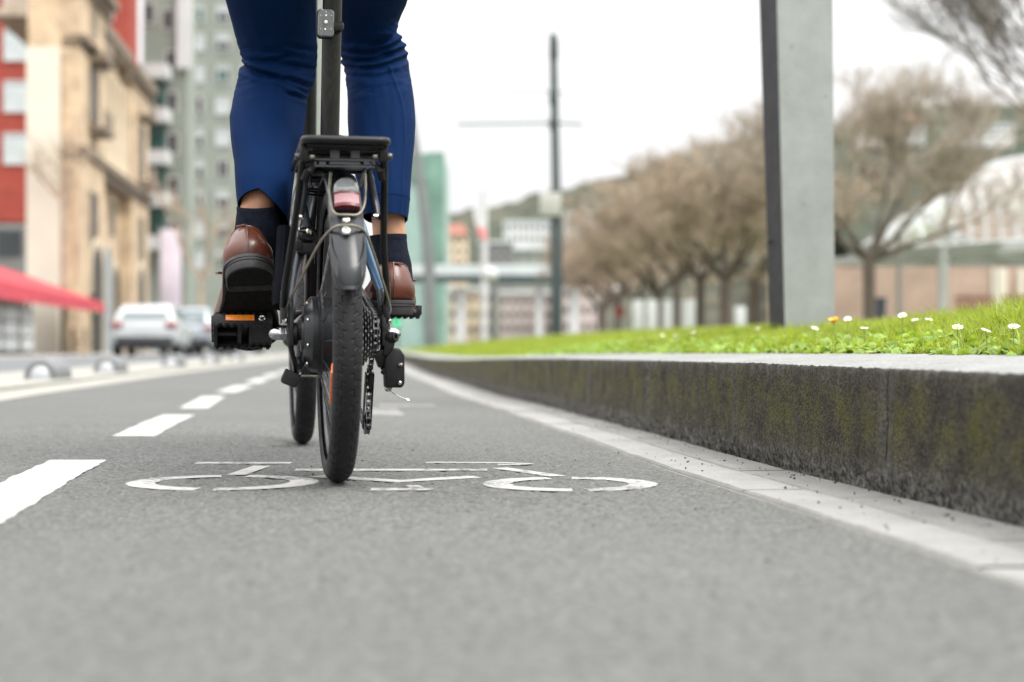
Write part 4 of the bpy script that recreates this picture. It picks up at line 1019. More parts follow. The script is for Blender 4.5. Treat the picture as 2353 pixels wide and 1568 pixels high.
# --- trousers: two lofted legs with creases, joined at the hips
def leg(rows, folds, hem, crease_u, seed, hipc, press=None):
    # rows: (py, xl, xr, depth, half thickness); folds: list of (list of (u, py), amp, width_px)
    rows = sorted(rows, key=lambda r: -r[0])
    zs, xc, hw, dc, ht = [], [], [], [], []
    for py, xl, xr, d, t in rows:
        a, b = X_(xl, d), X_(xr, d); zs.append(Z_(py, d)); xc.append((a+b)/2); hw.append((b-a)/2); dc.append(d); ht.append(t)
    # above the frame: on to the hip
    for t in (.35, .7, 1.0):
        zs.append(zs[len(rows)-1]+(1.12-zs[len(rows)-1])*t); xc.append(xc[len(rows)-1]*(1-t)+hipc.x*t); hw.append(hw[len(rows)-1]*(1-t)+.105*t); dc.append(dc[len(rows)-1]*(1-t)+hipc.y*t); ht.append(ht[len(rows)-1]*(1-t)+.13*t)
    NZ, NA = 300, 168
    zz = np.concatenate([np.linspace(zs[0], .92, 250), np.linspace(.925, zs[-1], 50)])
    def sm(a, k=5):
        v = np.interp(zz, zs, a); ker = np.hanning(2*k+1); ker /= ker.sum(); return np.convolve(np.pad(v, k, mode='edge'), ker, 'valid')
    XC, HWD, DC, HT = sm(xc), sm(hw), sm(dc, 14), sm(ht, 10)
    rings = []
    for i in range(NZ):
        ring = []
        for j in range(NA):
            a = 2*math.pi*j/NA; u, v = math.cos(a), math.sin(a)
            hx, hy = HWD[i], HT[i]
            # slightly squarish section
            k = (abs(u)**2.25+abs(v)**2.25)**(-1/2.25)
            z = zz[i]; d = 0
            py = HY-(z-CAM_H)*F/(DC[i]+hy*v)
            back = max(0, min(1, .45-v*1.1))
            for pts, amp, wpx in folds:
                pu = [q[0] for q in pts]; 
                if u < pu[0]-.12 or u > pu[-1]+.12: continue
                pc = np.interp(u, pu, [q[1] for q in pts]); e = min(1, max(0, (u-pu[0]+.12)/.25)) if pu[0] > -.95 else 1; e *= min(1, max(0, (pu[-1]+.12-u)/.25)) if pu[-1] < .95 else 1
                t = (py-pc)/wpx; d += amp*e*math.exp(-t*t)*back-amp*.45*e*(math.exp(-((t-1.7)/1.1)**2)+math.exp(-((t+1.7)/1.1)**2))*back
            kn_ = max(0, 1-abs(py-150)/110); d += (.0042*mnoise.noise(Vector((u*1.6+seed, v*2+py*.012, py*.045+u*1.2)))+.002*mnoise.noise(Vector((u*3+seed, v*3, py*.11+u*2.5))))*kn_*back
            d += .0022*mnoise.noise(Vector((u*2.2, v*2.2+seed, z*7)))+.0012*mnoise.noise(Vector((u*4, v*4+seed, z*18+u*3)))
            if press:
                pc = np.interp(py, [q[0] for q in press], [q[1] for q in press])
                if v < 0 and press[0][0] < py < press[-1][0]: d += .0042*math.exp(-((u-pc)/.035)**2)
            x = XC[i]+(hx*k+d)*u; y = DC[i]+(hy*k+d)*v
            hz = hem(u, v)
            f = max(0, 1-(z-zz[0])/.16)
            ring.append(Vector((x, y, z+hz*f**1.5))-PO)
        rings.append(ring)
    # turn-up inside the hem
    inner = [[(p-c)*.955+c for p in rings[k]] for k in range(0, 32, 3) for c in (sum(rings[k], Vector())/NA,)]
    return rings, inner
Lrows = [(478, 548, 663, 2.785, .056), (424, 542, 670, 2.80, .06), (375, 540.5, 678, 2.825, .066), (319, 531.5, 692, 2.86, .073), (270, 528.5, 698.5, 2.895, .078), (221, 538.5, 703, 2.93, .082), (195, 546, 716, 2.945, .085), (169, 555, 723, 2.96, .088),
         (142, 560, 724.5, 2.945, .092), (112, 551.5, 727, 2.92, .096), (75, 541.5, 723.5, 2.88, .1), (0, 519.5, 723, 2.79, .106), (-60, 500, 722, 2.73, .11)]
Lf = [([(-1, 146), (-.6, 157), (-.2, 170), (.3, 178), (.75, 190), (1, 200)], -.011, 6.5),
      ([(-.1, 168), (.4, 187), (.8, 204), (1, 214)], -.008, 5), ([(-.9, 160), (-.5, 166), (0, 182), (.35, 196)], -.006, 6),
      ([(.1, 140), (.5, 150), (1, 160)], -.006, 6), ([(-1, 133), (-.6, 142), (.0, 140), (.5, 128)], -.006, 6), ([(.55, 214), (.8, 221), (1, 228)], -.006, 5), ([(.3, 100), (.7, 112), (1, 118)], -.004, 7), ([(-.7, 105), (-.2, 118), (.3, 118)], -.004, 8)]
def Lhem(u, v): return .030*max(0, -v)*(1-.25*max(0, u))-.042*max(0, v)-.026*max(0, u)-.006*max(0, -u)
l1, li = leg(Lrows, Lf, Lhem, 0, 3.0, W_(-.1, .08, 0))
Rrows = [(501, 834, 935.5, 3.03, .06), (450, 828, 942, 3.04, .063), (394, 812, 945.6, 3.06, .068), (338, 802, 951, 3.085, .072), (281, 799.5, 954, 3.105, .077), (225, 799, 951, 3.125, .082), (169, 794, 942.5, 3.145, .086), (140, 783, 938, 3.15, .089),
         (124, 779, 936.5, 3.14, .092), (101, 776, 930, 3.125, .096), (75, 775, 912.5, 3.09, .098), (52, 775, 913.5, 3.06, .1), (19, 775, 925, 3.0, .104), (0, 775, 935, 2.965, .106), (-60, 775, 952, 2.88, .11)]
Rf = [([(-1, 134), (-.5, 141), (0, 139), (.5, 128), (1, 112)], -.009, 6), ([(-.8, 118), (-.2, 124), (.4, 116), (1, 92)], -.007, 6), ([(-1, 152), (-.4, 158), (.2, 155), (.7, 142), (1, 132)], -.006, 6.5),
      ([(.1, 100), (.6, 92), (1, 72)], -.007, 6), ([(.3, 72), (.7, 66), (1, 46)], -.006, 6), ([(.2, 128), (.6, 122), (.9, 104)], -.005, 4.5), ([(-.7, 172), (-.1, 178), (.5, 168)], -.003, 9), ([(-.6, 92), (0, 98), (.4, 88)], -.004, 8)]
def Rhem(u, v): return .006*max(0, -v)-.01*max(0, v)-.001*u
r1, ri = leg(Rrows, Rf, Rhem, .75, 9.0, W_(.1, .08, 0), press=[(150, .42), (240, .66), (330, .74), (500, .70)])
tr = MB(); tr.loft(list(reversed(li))[:0]+l1, cap=False); tr.loft(r1, cap=False)
hip = []
for i in range(9):
    t = i/8; c = W_(0, .07-.02*t, 1.04+.16*t)-PO; hip.append([c+RT*(.185*math.cos(a))*(1-.15*t)*(.86 if i == 0 else 1)+FW*(.14*math.sin(a))*(1-.1*t)*(.8 if i == 0 else 1) for a in [2*math.pi*k/40 for k in range(40)]])
tr.loft(hip)
tro = tr.build('trousers', M['cloth'], person, smooth=180)
for q_, qi in ((l1, li), (r1, ri)):
    ln = MB(); ln.loft([q_[0]]+qi, cap=False); ln.build('hem_lining', M['lining'], tro, smooth=180)
# stitched hem line
def hemline(rings, k): return [(p-(sum(rings[k], Vector())/len(rings[k])))*1.004+(sum(rings[k], Vector())/len(rings[k])) for p in rings[k]]
hl = MB(); hl.tube(hemline(r1, 22), .0006, 5, closed=True); hl.build('hem_stitching', M['cloth'], tro)

# --- socks
def sock(pts, name='sock'):
    n, rings = 72, []
    m_ = MB(); path = spline([p[0] for p in pts], 9); rr = np.interp(np.linspace(0, len(pts)-1, len(path)), range(len(pts)), [p[1] for p in pts]); r2 = np.interp(np.linspace(0, len(pts)-1, len(path)), range(len(pts)), [p[2] for p in pts])
    for i, c in enumerate(path):
        t = (path[min(i+1, len(path)-1)]-path[max(i-1, 0)]).normalized(); e1 = (RT-t*RT.dot(t)).normalized(); e2 = t.cross(e1)
        edge = 1.02 if i >= len(path)-4 else 1
        rib = [1+(.012 if (k % 2 == 0) else 0)*(1 if i < len(path)-6 else .2) for k in range(n)]
        rings.append([c+(e1*rr[i]*math.cos(2*math.pi*k/n)+e2*r2[i]*math.sin(2*math.pi*k/n))*edge*rib[k]-PO for k in range(n)])
    rings.append([(p-(sum(rings[-1], Vector())/n))*.93+(sum(rings[-1], Vector())/n) for p in rings[-1]])
    m_.loft(rings, cap=False); m_.build(name, M['sock'], person, smooth=60)
sock([(P(584, 640, 2.84), .036, .05), (P(588, 590, 2.815), .0405, .05), (P(592, 545, 2.795), .0425, .047), (P(593, 505, 2.785), .0395, .042), (P(592, 474, 2.78), .0365, .038)])
sock([(P(905, 690, 3.05), .036, .05), (P(901, 650, 3.045), .041, .047), (P(897, 612, 3.04), .0415, .044), (P(893, 575, 3.04), .0375, .04), (P(891, 541, 3.04), .0365, .038)])

# --- shoes (local: x outwards to the right, y heel to toe, z up)
def shoe(origin, pitch, yaw, side, roll=0):
    Rm = Matrix.Rotation(BZ+R(yaw), 3, 'Z') @ Matrix.Rotation(R(-pitch), 3, 'X') @ Matrix.Rotation(R(roll), 3, 'Y')
    q = lambda x, y, z: origin+Rm @ Vector((x*side, y, z))-PO
    LEN = .298
    def core(y): return np.interp(y, [0, .03, .08, .12, .16, .205, .24, .27, .3], [.038, .041, .0415, .042, .049, .0565, .0535, .046, .038])
    def shift(y): return np.interp(y, [0, .1, .2, .29], [0, .003, .008, 0])
    def solez(y): return np.interp(y, [-.01, .07, .10, .17, .22, .29], [.030, .0295, .024, .0125, .0115, .021])
    def ring(yb, yf, ws, zf, n=64, rb=.037, rf=.06):
        pts = []
        for k in range(n):
            a = 2*math.pi*k/n; y = yb+(yf-yb)*(1-math.cos(a))/2; sd = 1 if math.sin(a) >= 0 else -1
            e = 1.0
            if y-yb < rb: e = min(e, math.sqrt(max(0, 1-((rb-(y-yb))/rb)**2)))
            if yf-y < rf: e = min(e, math.sqrt(max(0, 1-((rf-(yf-y))/rf)**2)))
            if k in (0, n//2): e = 0
            pts.append((shift(y)+sd*core(y)*ws*e, y, zf(y)))
        return pts
    up_ = MB(); rings = []
    for (z, yb, yf, ws) in [(-.002, .003, .288, .95), (.006, -.001, .292, 1.03), (.014, -.004, .292, 1.07), (.024, -.006, .286, 1.06), (.033, -.005, .268, 1.02), (.041, -.003, .24, .93), (.049, .0, .208, .89), (.057, .004, .178, .85), (.064, .008, .152, .81), (.070, .012, .138, .775), (.0735, .0145, .134, .75), (.0725, .018, .131, .71), (.055, .02, .128, .69)]:
        rings.append([q(*p) for p in ring(yb, yf, ws, lambda y, z=z: solez(y)+z*.91+(.006*math.exp(-((y-.0)/.03)**2)*max(0, z-.03)/.04)-(.006*math.exp(-((y-.055)/.03)**2)*max(0, z-.04)/.03))])
    up_.loft(rings, cap=True)
    sh = up_.build('shoe', M['leather'], person, smooth=70)
    wl = MB(); wl.loft([[q(*p) for p in ring(-.006, .297, 1.06, lambda y: solez(y)-.001)], [q(*p) for p in ring(-.0065, .298, 1.075, lambda y: solez(y)-.003)], [q(*p) for p in ring(-.0065, .298, 1.075, lambda y: solez(y)-.0075)], [q(*p) for p in ring(-.005, .296, 1.05, lambda y: solez(y)-.0085)]]); wl.build('welt', M['soleside'], sh, smooth=40)
    so2 = MB(); so2.loft([[q(*p) for p in ring(-.003, .294, 1.0, lambda y: solez(y)-.008)], [q(*p) for p in ring(-.001, .291, .97, lambda y: solez(y)-.0105)]]); so2.build('outsole', M['sole'], sh, smooth=40)
    # heel block: rounded back, hollow front edge
    def hr_(sc, z, yb=-.0055):
        pts = []
        for k in range(33):
            a = math.pi*k/32; pts.append((.0415*sc*math.cos(a), .036-.0415*sc*math.sin(a)*1.0, z))
        pts += [(-.0405*sc, .058, z)]+[(-.038*sc+.076*sc*t, .067+.003-.004*math.sin(math.pi*t), z) for t in (0, .25, .5, .75, 1)]+[(.0405*sc, .058, z)]
        return [q(*p) for p in pts]
    hb_ = MB(); hb_.loft([hr_(1.0, .0225), hr_(1.01, .019), hr_(1.0, .003), hr_(.965, .0008)], cap=True); hb = hb_.build('heel', M['soleside'], sh, smooth=40)
    ht = MB(); ht.loft([hr_(.945, .0010), hr_(.935, -.0012)]); ht.build('heel_cap', M['sole'], hb, smooth=40)
    st = MB(); st.prism([(-.037, .052), (.037, .052), (.036, .068), (-.036, .068)], lambda a, b, h: q(a, b, h), -.0006, -.0017); st.build('heel_strip', M['solewear'], hb)
    gr_ = MB(); gr_.tube([p_ for p_ in hr_(1.012, .0165)[:33]], .0008, 5); gr_.build('heel_groove', M['sole'], hb)
    # back seam and pull tab, strap end
    se = MB(); se.tube(spline([q(.0, -.0055, .034), q(0, -.0085, .05), q(0, -.0065, .068), q(0, .0015, .082), q(0, .0095, .096), q(0, .0138, .1022)], 6), .0011, 6); se.build('back_seam', M['leather'], sh)
    tb = MB(); tb.bar(q(.003, .0105, .1005), q(.019, .0135, .0985), .004, .004); tb.build('pull_tab', M['leather'], sh, bevel=.0008)
    bt = MB(); bt.bar(q(.034, .118, .071), q(.0565, .11, .068), .016, .0045); bt.build('strap_end', M['leather'], sh, bevel=.001)
    cu = MB(); rg = ring(.0145, .134, .752, lambda y: solez(y)+.0735*.91+(.0065*math.exp(-(y/.03)**2))-(.006*math.exp(-((y-.055)/.03)**2))); cu.tube([q(*p) for p in rg], .0013, 6, closed=True); cu.build('collar_binding', M['leather'], sh)
    return sh
shoe(P(573.5, 618, 2.655), 31, -1.5, -1, roll=-3)
shoe(P(905, 724.5, 2.955), -1.5, 0, 1)
# ------------------------------------------------------------------ the pillar on the lawn
M['pillarside'] = mat('painted_steel_dark', (.02, .022, .026), .6, spec=.3, var=.12, scale=6, bmp=.1, bscale=80)  # shade of the pillar's left face put into a darker base colour
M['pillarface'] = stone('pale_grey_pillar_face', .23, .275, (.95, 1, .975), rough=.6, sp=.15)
def stained(name, lo, hi):
    return mat(name, lo, .6)
YP = 5.4
bx_, by_ = X_(1836, YP), YP
pil = empty('pillar', (bx_, by_, .2), 'tall pale grey square pillar with a dark left side, standing in the grass behind the kerb', 'pillar')
def prow(z, pxl, pxm, pxr):   # left edge, front corner and right edge at height z
    a, m_, r_ = X_(pxl, YP+.16), X_(pxm, YP), X_(pxr, YP+.03)
    return [Vector((m_, YP, z)), Vector((r_, YP+.03, z)), Vector((r_-.03, YP+.3, z)), Vector((a, YP+.16, z))]
zb, zt = .2, Z_(0, YP)
lv_ = [(zb, 1771, 1805, 1918), (zt, 1745, 1785.5, 1914), (zt+2.2, 1745-49, 1785.5-36, 1914-7)]
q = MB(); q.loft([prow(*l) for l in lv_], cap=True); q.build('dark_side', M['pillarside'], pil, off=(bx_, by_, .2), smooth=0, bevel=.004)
q = MB(); rows = []
for l in lv_:
    r_ = prow(*l); nrm = Vector((0, -1, 0)); rows.append([r_[0]+nrm*.004+Vector((-.0, 0, 0)), r_[1]+nrm*.004, r_[1]+nrm*.001, r_[0]+nrm*.001])
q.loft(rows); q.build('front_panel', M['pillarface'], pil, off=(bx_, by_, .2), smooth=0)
q = MB(); p_ = P(1776, 555, YP+.1); q.lathe([(.009, -.004), (.009, .003), (.005, .005), (.0001, .005)], p_+Vector((-.012, -.0, 0)), (-.8, -.6, 0), 14); q.build('cover_screw', M['fender'], pil, off=(bx_, by_, .2))

# ------------------------------------------------------------------ bare trees
M['bark'] = mat('grey_brown_bark', (.085, .066, .052), .9, var=.35, scale=14, bmp=.5, bscale=60, bdist=.01)
M['twig'] = mat('tan_twigs', (.31, .245, .18), .9, var=.3, scale=3)
M['twigmid'] = mat('grey_tan_twigs', (.3, .25, .2), .9, var=.3, scale=3)
M['twigdark'] = mat('dark_grey_twigs', (.105, .088, .07), .9, var=.3, scale=3)
def tree(base, H, th, spread, tr, label, twm='twig', seed=1, depth=5, kids=4, lean=(0, 0), twr=.006, group=None, name='bare_tree', barkm='bark', dirs=None, minr=None, br=.55, reach=.55):
    r_ = random.Random(seed); o = empty(name, base, label, 'tree', group)
    trunk, tw = MB(), MB()
    top = Vector((lean[0], lean[1], th))
    trunk.tube(spline([(0, 0, -.2), (r_.uniform(-.03, .03), 0, th*.5), top], 4), [tr*1.2]+[tr]*7+[tr*.85], 9)
    def grow(p, d, l, r, k):
        n = 3; pts = [p]; q_ = p; dd = d.copy()
        for i in range(n):
            dd = (dd+Vector((r_.uniform(-.18, .18), r_.uniform(-.18, .18), r_.uniform(-.06, .16)))).normalized(); q_ = q_+dd*l/n; pts.append(q_)
        (trunk if k >= depth-1 else tw).tube(pts, [r, r*.85, r*.7, r*.5], 6 if k >= depth-1 else (4 if k > 2 else 3), cap=False)
        if k == 0: return
        m_ = kids if k > 1 else kids+2
        for i in range(m_):
            t = r_.uniform(.35, 1.0); idx = min(int(t*n), n-1); bp = pts[idx]+(pts[idx+1]-pts[idx])*(t*n-idx)
            ax = Vector((r_.uniform(-1, 1), r_.uniform(-1, 1), r_.uniform(-.35, .8))).normalized()
            nd_ = (dd*1.0+ax*spread).normalized()
            grow(bp, nd_, l*r_.uniform(.55, .8), max(r*.55, twr), k-1)
    nb = len(dirs) if dirs else 5
    for i in range(nb):
        if dirs: d = Vector(dirs[i])
        else:
            a = 2*math.pi*i/nb+r_.uniform(-.3, .3); d = Vector((math.cos(a)*.75, math.sin(a)*.75, .75))
        grow(top*.98, d.normalized(), (H-th)*reach, tr*br, depth-1)
    trunk.build('trunk', M[barkm], o, smooth=60); 
    fast = bpy.data.meshes.new('crown'); fast.from_pydata([tuple(v) for v in tw.v], [], tw.f); fast.materials.append(M[twm])
    c = bpy.data.objects.new('crown', fast); COL.objects.link(c); c.parent = o
    return o
# the small tree just right of the pillar
b_ = P(1997, 726, 26); tree((b_.x, b_.y, .5), 4.15, Z_(598, 26)-.5, .85, .105, 'small bare tree with a forked dark trunk just right of the pillar', 'twigmid', seed=5, depth=6, kids=4, twr=.0042, reach=.56, dirs=[(-.95, .1, .5), (.85, -.3, .75), (.3, .5, .9), (-.45, -.4, .85), (1, .3, .35), (.6, 0, 1)])
# the row of fuzzy bare trees
rowt = [(1668, 745, 34, 'nearest bare tree of the row, its forked trunk left of the pillar', 3), (1610, 745, 41, 'second bare tree of the row, behind the nearest one', 8), (1556, 748, 48, 'third bare tree of the row, in the middle of the tan crowns', 13), (1512, 750, 55, 'fourth bare tree of the row, between the white posts', 21), (1462, 750, 62, 'fifth bare tree of the row', 34), (1420, 752, 69, 'sixth bare tree, low tan crown next to the white hillside flats', 55), (1382, 752, 77, 'last bare tree of the row, next to the tram pole', 89), (1735, 742, 38, 'bare tree half hidden by the left side of the pillar', 44)]
protos = []
for k, (px, py, Y, lb, sd) in enumerate(rowt):
    b_ = P(px, py, Y); hh = Z_(405 if px > 1600 else 440+max(0, (1560-px))*.75, Y); base = (b_.x, Y, .3)
    if k < 3:
        protos.append((tree(base, hh, Z_(655, Y)-.2, 1.0, .13, lb, 'twig', seed=sd, depth=6, kids=4, twr=.0075, reach=.53, group='row of bare trees along the promenade'), hh))
    else:
        o, h0 = protos[k % 3]; c = copy_tree(o); c['label'] = lb; c.location = base; c.rotation_euler = (0, 0, sd*1.1)
        s_ = hh/h0; c.scale = (s_*1.3, s_*1.3, s_)
# the big tree at the right edge
tree((X_(2640, 17), 17, .4), 6.6, 1.5, .55, .15, 'large bare tree reaching in from the right edge with fine dark arching twigs', 'twigdark', seed=83, depth=6, kids=4, twr=.003, br=.13, reach=.46, dirs=[(-.8, .1, 1.15), (-.95, -.2, .95), (-1, .3, .75), (-.6, .2, 1.3), (-1, -.3, 1.0), (-1, 0, .5), (-.9, .3, 1.0)])
# pollarded trees in the street on the left
tree((X_(146, 59.5), 59.5, 0), 9.2, 6.0, .7, .1, 'pollarded street tree with knobbly limbs in front of the cream wall', 'twig', seed=15, depth=3, kids=3, twr=.03, name='pollarded_tree', barkm='twig', br=.7, dirs=[(-1, 0, 1.1), (-.55, .1, .6), (.5, -.2, .9), (.2, .6, 1)])
tree((X_(462, 52), 52, 0), 6.4, 2.6, .7, .09, 'pollarded street tree with pale limbs in front of the green grey flats', 'twig', seed=25, depth=3, kids=3, twr=.03, name='pollarded_tree', barkm='twig', br=.7, dirs=[(-1, 0, 1.1), (.75, .1, 1.0), (.5, -.5, .9)])

# ------------------------------------------------------------------ hills behind
def hillmat():
    m, n, b = newmat('wooded_hillside'); co = coords(n)
    v = nd(n, 'ShaderNodeTexVoronoi'); v.inputs['Scale'].default_value = .16; n.links.new(co, v.inputs['Vector'])
    f = noise(n, co, .05, 6, .7); g = noise(n, co, .02, 3)
    c = ramp(n, f, [(.3, (.045, .055, .043)), (.5, (.08, .087, .067)), (.7, (.12, .115, .092))])
    c = mixc(n, .6, c, ramp(n, v.outputs['Distance'], [(.0, 1.25), (.8, .6)]), 'MULTIPLY'); c = mixc(n, .45, c, ramp(n, g, [(.4, (.055, .07, .053)), (.6, (.125, .112, .09))]))
    n.links.new(c, b.inputs['Base Color']); b.inputs['Roughness'].default_value = 1; b.inputs['Specular IOR Level'].default_value = 0
    bump(n, b, v.outputs['Distance'], 1, 3); return m
M['hill'] = hillmat()
def hill(name, prof, Y, dep, bump_, seed):
    px0, px1 = prof[0][0], prof[-1][0]; m_ = MB(); rows = []; N, K = 220, 40
    for i in range(N+1):
        px = px0+(px1-px0)*i/N; x = X_(px, Y); hz = Z_(np.interp(px, [p[0] for p in prof], [p[1] for p in prof]), Y); r = []
        for j in range(K+1):
            t = j/K; y = Y-dep*(1-t)
            n_ = (mnoise.noise(Vector((x*.09, y*.09, seed)))*.6+mnoise.noise(Vector((x*.3, y*.3, seed)))*.5)*bump_*min(1, t*4)
            r.append((x*(y/Y)**.3, y, -1+(hz+1)*t**.8+n_))
        x2 = x*1.2; r.append((x2, Y+dep*2, -1)); rows.append(r)
    m_.loft(rows, cap=False, closed=False); ob = m_.build(name, M['hill'], smooth=60); tag(ob, kind='structure'); return ob
hill('far_hill', [(900, 520), (1010, 500), (1120, 478), (1200, 465), (1290, 432), (1380, 415), (1470, 392), (1560, 352), (1640, 325), (1760, 318), (1900, 330), (2060, 340), (2500, 330)], 420, 130, 3.2, 3)
hill('wooded_hill', [(1840, 360), (1925, 292), (2000, 262), (2070, 240), (2160, 236), (2260, 240), (2360, 238), (2600, 250)], 300, 90, 2.2, 9)

# ------------------------------------------------------------------ buildings
M['glass'] = mat('dark_window_glass', (.022, .028, .03), .25, var=.3, scale=2, spec=.6)
M['tealglass'] = mat('teal_balcony_glass', (.03, .095, .085), .15, var=.4, scale=1.5, spec=.6)
M['whitewall'] = mat('white_render', (.47, .485, .475), .7, var=.06, scale=.6)
M['blind'] = mat('pale_roller_blind', (.4, .44, .44), .7, var=.12, scale=2)
M['greywall'] = mat('green_grey_render', (.195, .22, .188), .85, var=.12, scale=.35, bmp=.3, bscale=4)
M['brickred'] = mat('red_brick', (.24, .038, .024), .85, var=.14, scale=.7, bmp=.3, bscale=6)
M['sand'] = mat('warm_sandstone', (.45, .34, .225), .8, var=.34, scale=1.1, bmp=.4, bscale=5, bdist=.03)
M['sandpale'] = mat('pale_sandstone_trim', (.48, .395, .285), .8, var=.14, scale=1.5)
M['sanddark'] = mat('weathered_brown_trim', (.16, .125, .09), .85, var=.35, scale=1.5)
M['sandvoid'] = mat('deep_brown_window', (.035, .028, .022), .5, var=.3, scale=2)
M['creamwall'] = mat('cream_party_wall', (.54, .505, .42), .85, var=.06, scale=.4)
M['greystone'] = mat('grey_shop_front', (.14, .14, .135), .7, var=.2, scale=1)
M['whitish'] = mat('off_white_metal', (.46, .47, .465), .45, var=.08, scale=4)
M['polegrey'] = mat('grey_green_pole', (.028, .042, .041), .5, .2, var=.15, scale=4)
M['polelight'] = mat('galvanised_pole', (.16, .172, .172), .5, .3, var=.15, scale=3)
def win_copies(proto, spots, parent, nm):
    out = []
    for k, s_ in enumerate(spots):
        o = proto if k == 0 else proto.copy()
        if k: COL.objects.link(o); o.parent = parent
        o.location = s_; out.append(o)
        if k:
            for ch_ in proto.children:
                c = ch_.copy(); COL.objects.link(c); c.parent = o
    return out
def window(parent, wd, ht, glass, frame, name='window', d=.14, mull=1, blind=0):
    f = MB(); t = .09
    f.box((0, -d/2, ht/2-t/2), (wd, d, t)); f.box((0, -d/2, -ht/2+t/2), (wd, d, t))
    for x in (-wd/2+t/2, wd/2-t/2): f.box((x, -d/2, 0), (t, d, ht-2*t))
    for k in range(mull): f.box((-wd/2+wd*(k+1)/(mull+1), -d*.4, 0), (t*.8, d*.6, ht-2*t))
    o = f.build(name, M[frame], parent, smooth=0)
    g_ = MB(); g_.box((0, -.012, -(ht-2*t)*blind/2), (wd-2*t-.006, .02, (ht-2*t)*(1-blind))); g_.build('pane', M[glass], o, smooth=0)
    if blind: 
        g_ = MB(); g_.box((0, -.03, (ht-2*t)*(1-blind)/2), (wd-2*t-.006, .03, (ht-2*t)*blind-.004)); g_.build('blind', M['blind'], o, smooth=0)
    return o
# red brick block behind the sandstone building
YB = 95
rb = empty('brick_building', (X_(60, YB), YB, 0), 'tall red brick block of flats with white window blinds at the far left', 'building')
q = MB(); q.box((-13.6, 1, 21.5), (40, 2, 27)); q.build('wall', M['brickred'], rb, smooth=0)
q = MB(); q.box((-13.6, 1, 3.9), (40.2, 2.2, 7.8)); q.build('shop_front', M['greystone'], rb, smooth=0)
for x, wd in ((-1.0, 1.5), (-3.4, 1.5), (-5.8, 1.5), (.6, .7)):
    q = MB(); q.box((x, -.16, 6.7), (wd, .1, 1.6)); q.build('shop_window', M['glass'], rb, smooth=0)
pr = window(rb, 1.55, 1.95, 'blind', 'whitish', blind=.55)
spots = [(X_(37, YB)-X_(60, YB)-3.4*c, 0, Z_(py, YB)) for c in range(4) for py in (-20, 104, 222, 342)]
spots += [(X_(px, YB)-X_(60, YB), 0, Z_(py, YB)) for px in (232,) for py in (12,)]
win_copies(pr, spots, rb, 'window')
# sandstone building along the street
A_, B_ = Vector((X_(140, 61), 61, 0)), Vector((X_(314, 82), 82, 0)); dv = B_-A_; LN = dv.length; du = dv.normalized(); dn = Vector((du.y, -du.x, 0))
sbd = empty('stone_building', A_, 'ornate sandstone building with brown cornices, carved tower bays and arched doorways', 'building')
def SF(t, out, z): return du*(t*LN)+dn*out+Vector((0, 0, z))
def sbox(mb, t0, t1, o0, o1, z0, z1):
    pts = [SF(t, o, z) for t in (t0, t1) for o in (o0, o1) for z in (z0, z1)]
    mb.add(pts, [(0,1,3,2),(4,6,7,5),(0,4,5,1),(2,3,7,6),(0,2,6,4),(1,5,7,3)])
q = MB(); A2 = Vector((X_(63, 60.9), 60.9, 0))-A_; B2 = Vector((X_(240, 90), 90, 0))-A_; Bq = B_-A_
q.loft([[Vector((0, 0, z)), Bq+Vector((0, 0, z)), B2+Vector((0, 0, z)), A2+Vector((0, 0, z))] for z in (0, 14.6)]); q.build('wall', M['sand'], sbd, smooth=0)
q = MB(); q.box(((A2.x)/2-.0, -.18, 6.05), (-A2.x, .2, 12.1)); q.build('party_wall', M['creamwall'], sbd, smooth=0)
q = MB(); sbox(q, .0, .29, .004, .7, 0, 17.2); q.build('tower_bay', M['sand'], sbd, smooth=0)
q = MB(); sbox(q, .72, 1.0, .004, .6, 0, 14.4); q.build('tower_bay', M['sand'], sbd, smooth=0)
for (t0, t1, o, z0, z1) in ((-.02, .32, 1.25, 15.0, 15.4), (.3, .74, .6, 14.3, 14.8), (.70, 1.03, 1.0, 13.7, 14.2), (0.0, 1.02, .9, 8.0, 8.3), (0, .31, .95, 12.5, 12.7)):
    q = MB(); sbox(q, t0, t1, .0, o, z0, z1); sbox(q, t0, t1, .0, o*.75, z0-.35, z0-.004); q.build('cornice', M['sanddark'], sbd, smooth=0)
q = MB()
q.loft([[SF(t, o, z) for t, o in ((.28, -4), (.28, .5), (.74, .5), (.74, -4))] for z in (14.6,)]+[[SF(.4, -3, 17), SF(.4, -1.2, 17), SF(.64, -1.2, 17), SF(.64, -3, 17)]]); q.build('roof', M['sanddark'], sbd, smooth=0)
col = MB(); col.lathe([(.26, 0), (.26, .15), (.2, .3), (.17, 3.9), (.26, 4.1), (.26, 4.3)], (0, 0, 0), (0, 0, 1), 12); co_ = col.build('column', M['sandpale'], sbd)
win_copies(co_, [SF(t, .35, 8.5) for t in (.33, .40, .47, .54, .61, .68)], sbd, 'column')
RZ = math.atan2(du.y, du.x)
def swin(t, z, wd, ht, o=.02, glass='sandvoid', frame='sandpale', **k):
    w_ = window(sbd, wd*1.5, ht, glass, frame, d=.05, **k); w_.location = SF(t, o, z); w_.rotation_euler = (0, 0, RZ); return w_
for t in (.365, .435, .505, .575, .645): swin(t, 10.4, .9, 3.0, mull=0)
for t, z, wd, ht, o in ((.15, 10.8, 1.6, 2.6, .72), (.15, 5.6, 1.5, 2.4, .72), (.86, 10.3, 1.5, 2.8, .62), (.86, 5.8, 1.5, 2.4, .62), (.15, 14.0, .9, 1.6, .72), (.42, 6.4, 1.1, 1.8, .02), (.6, 6.4, 1.1, 1.8, .02)): swin(t, z, wd, ht, o, mull=1)
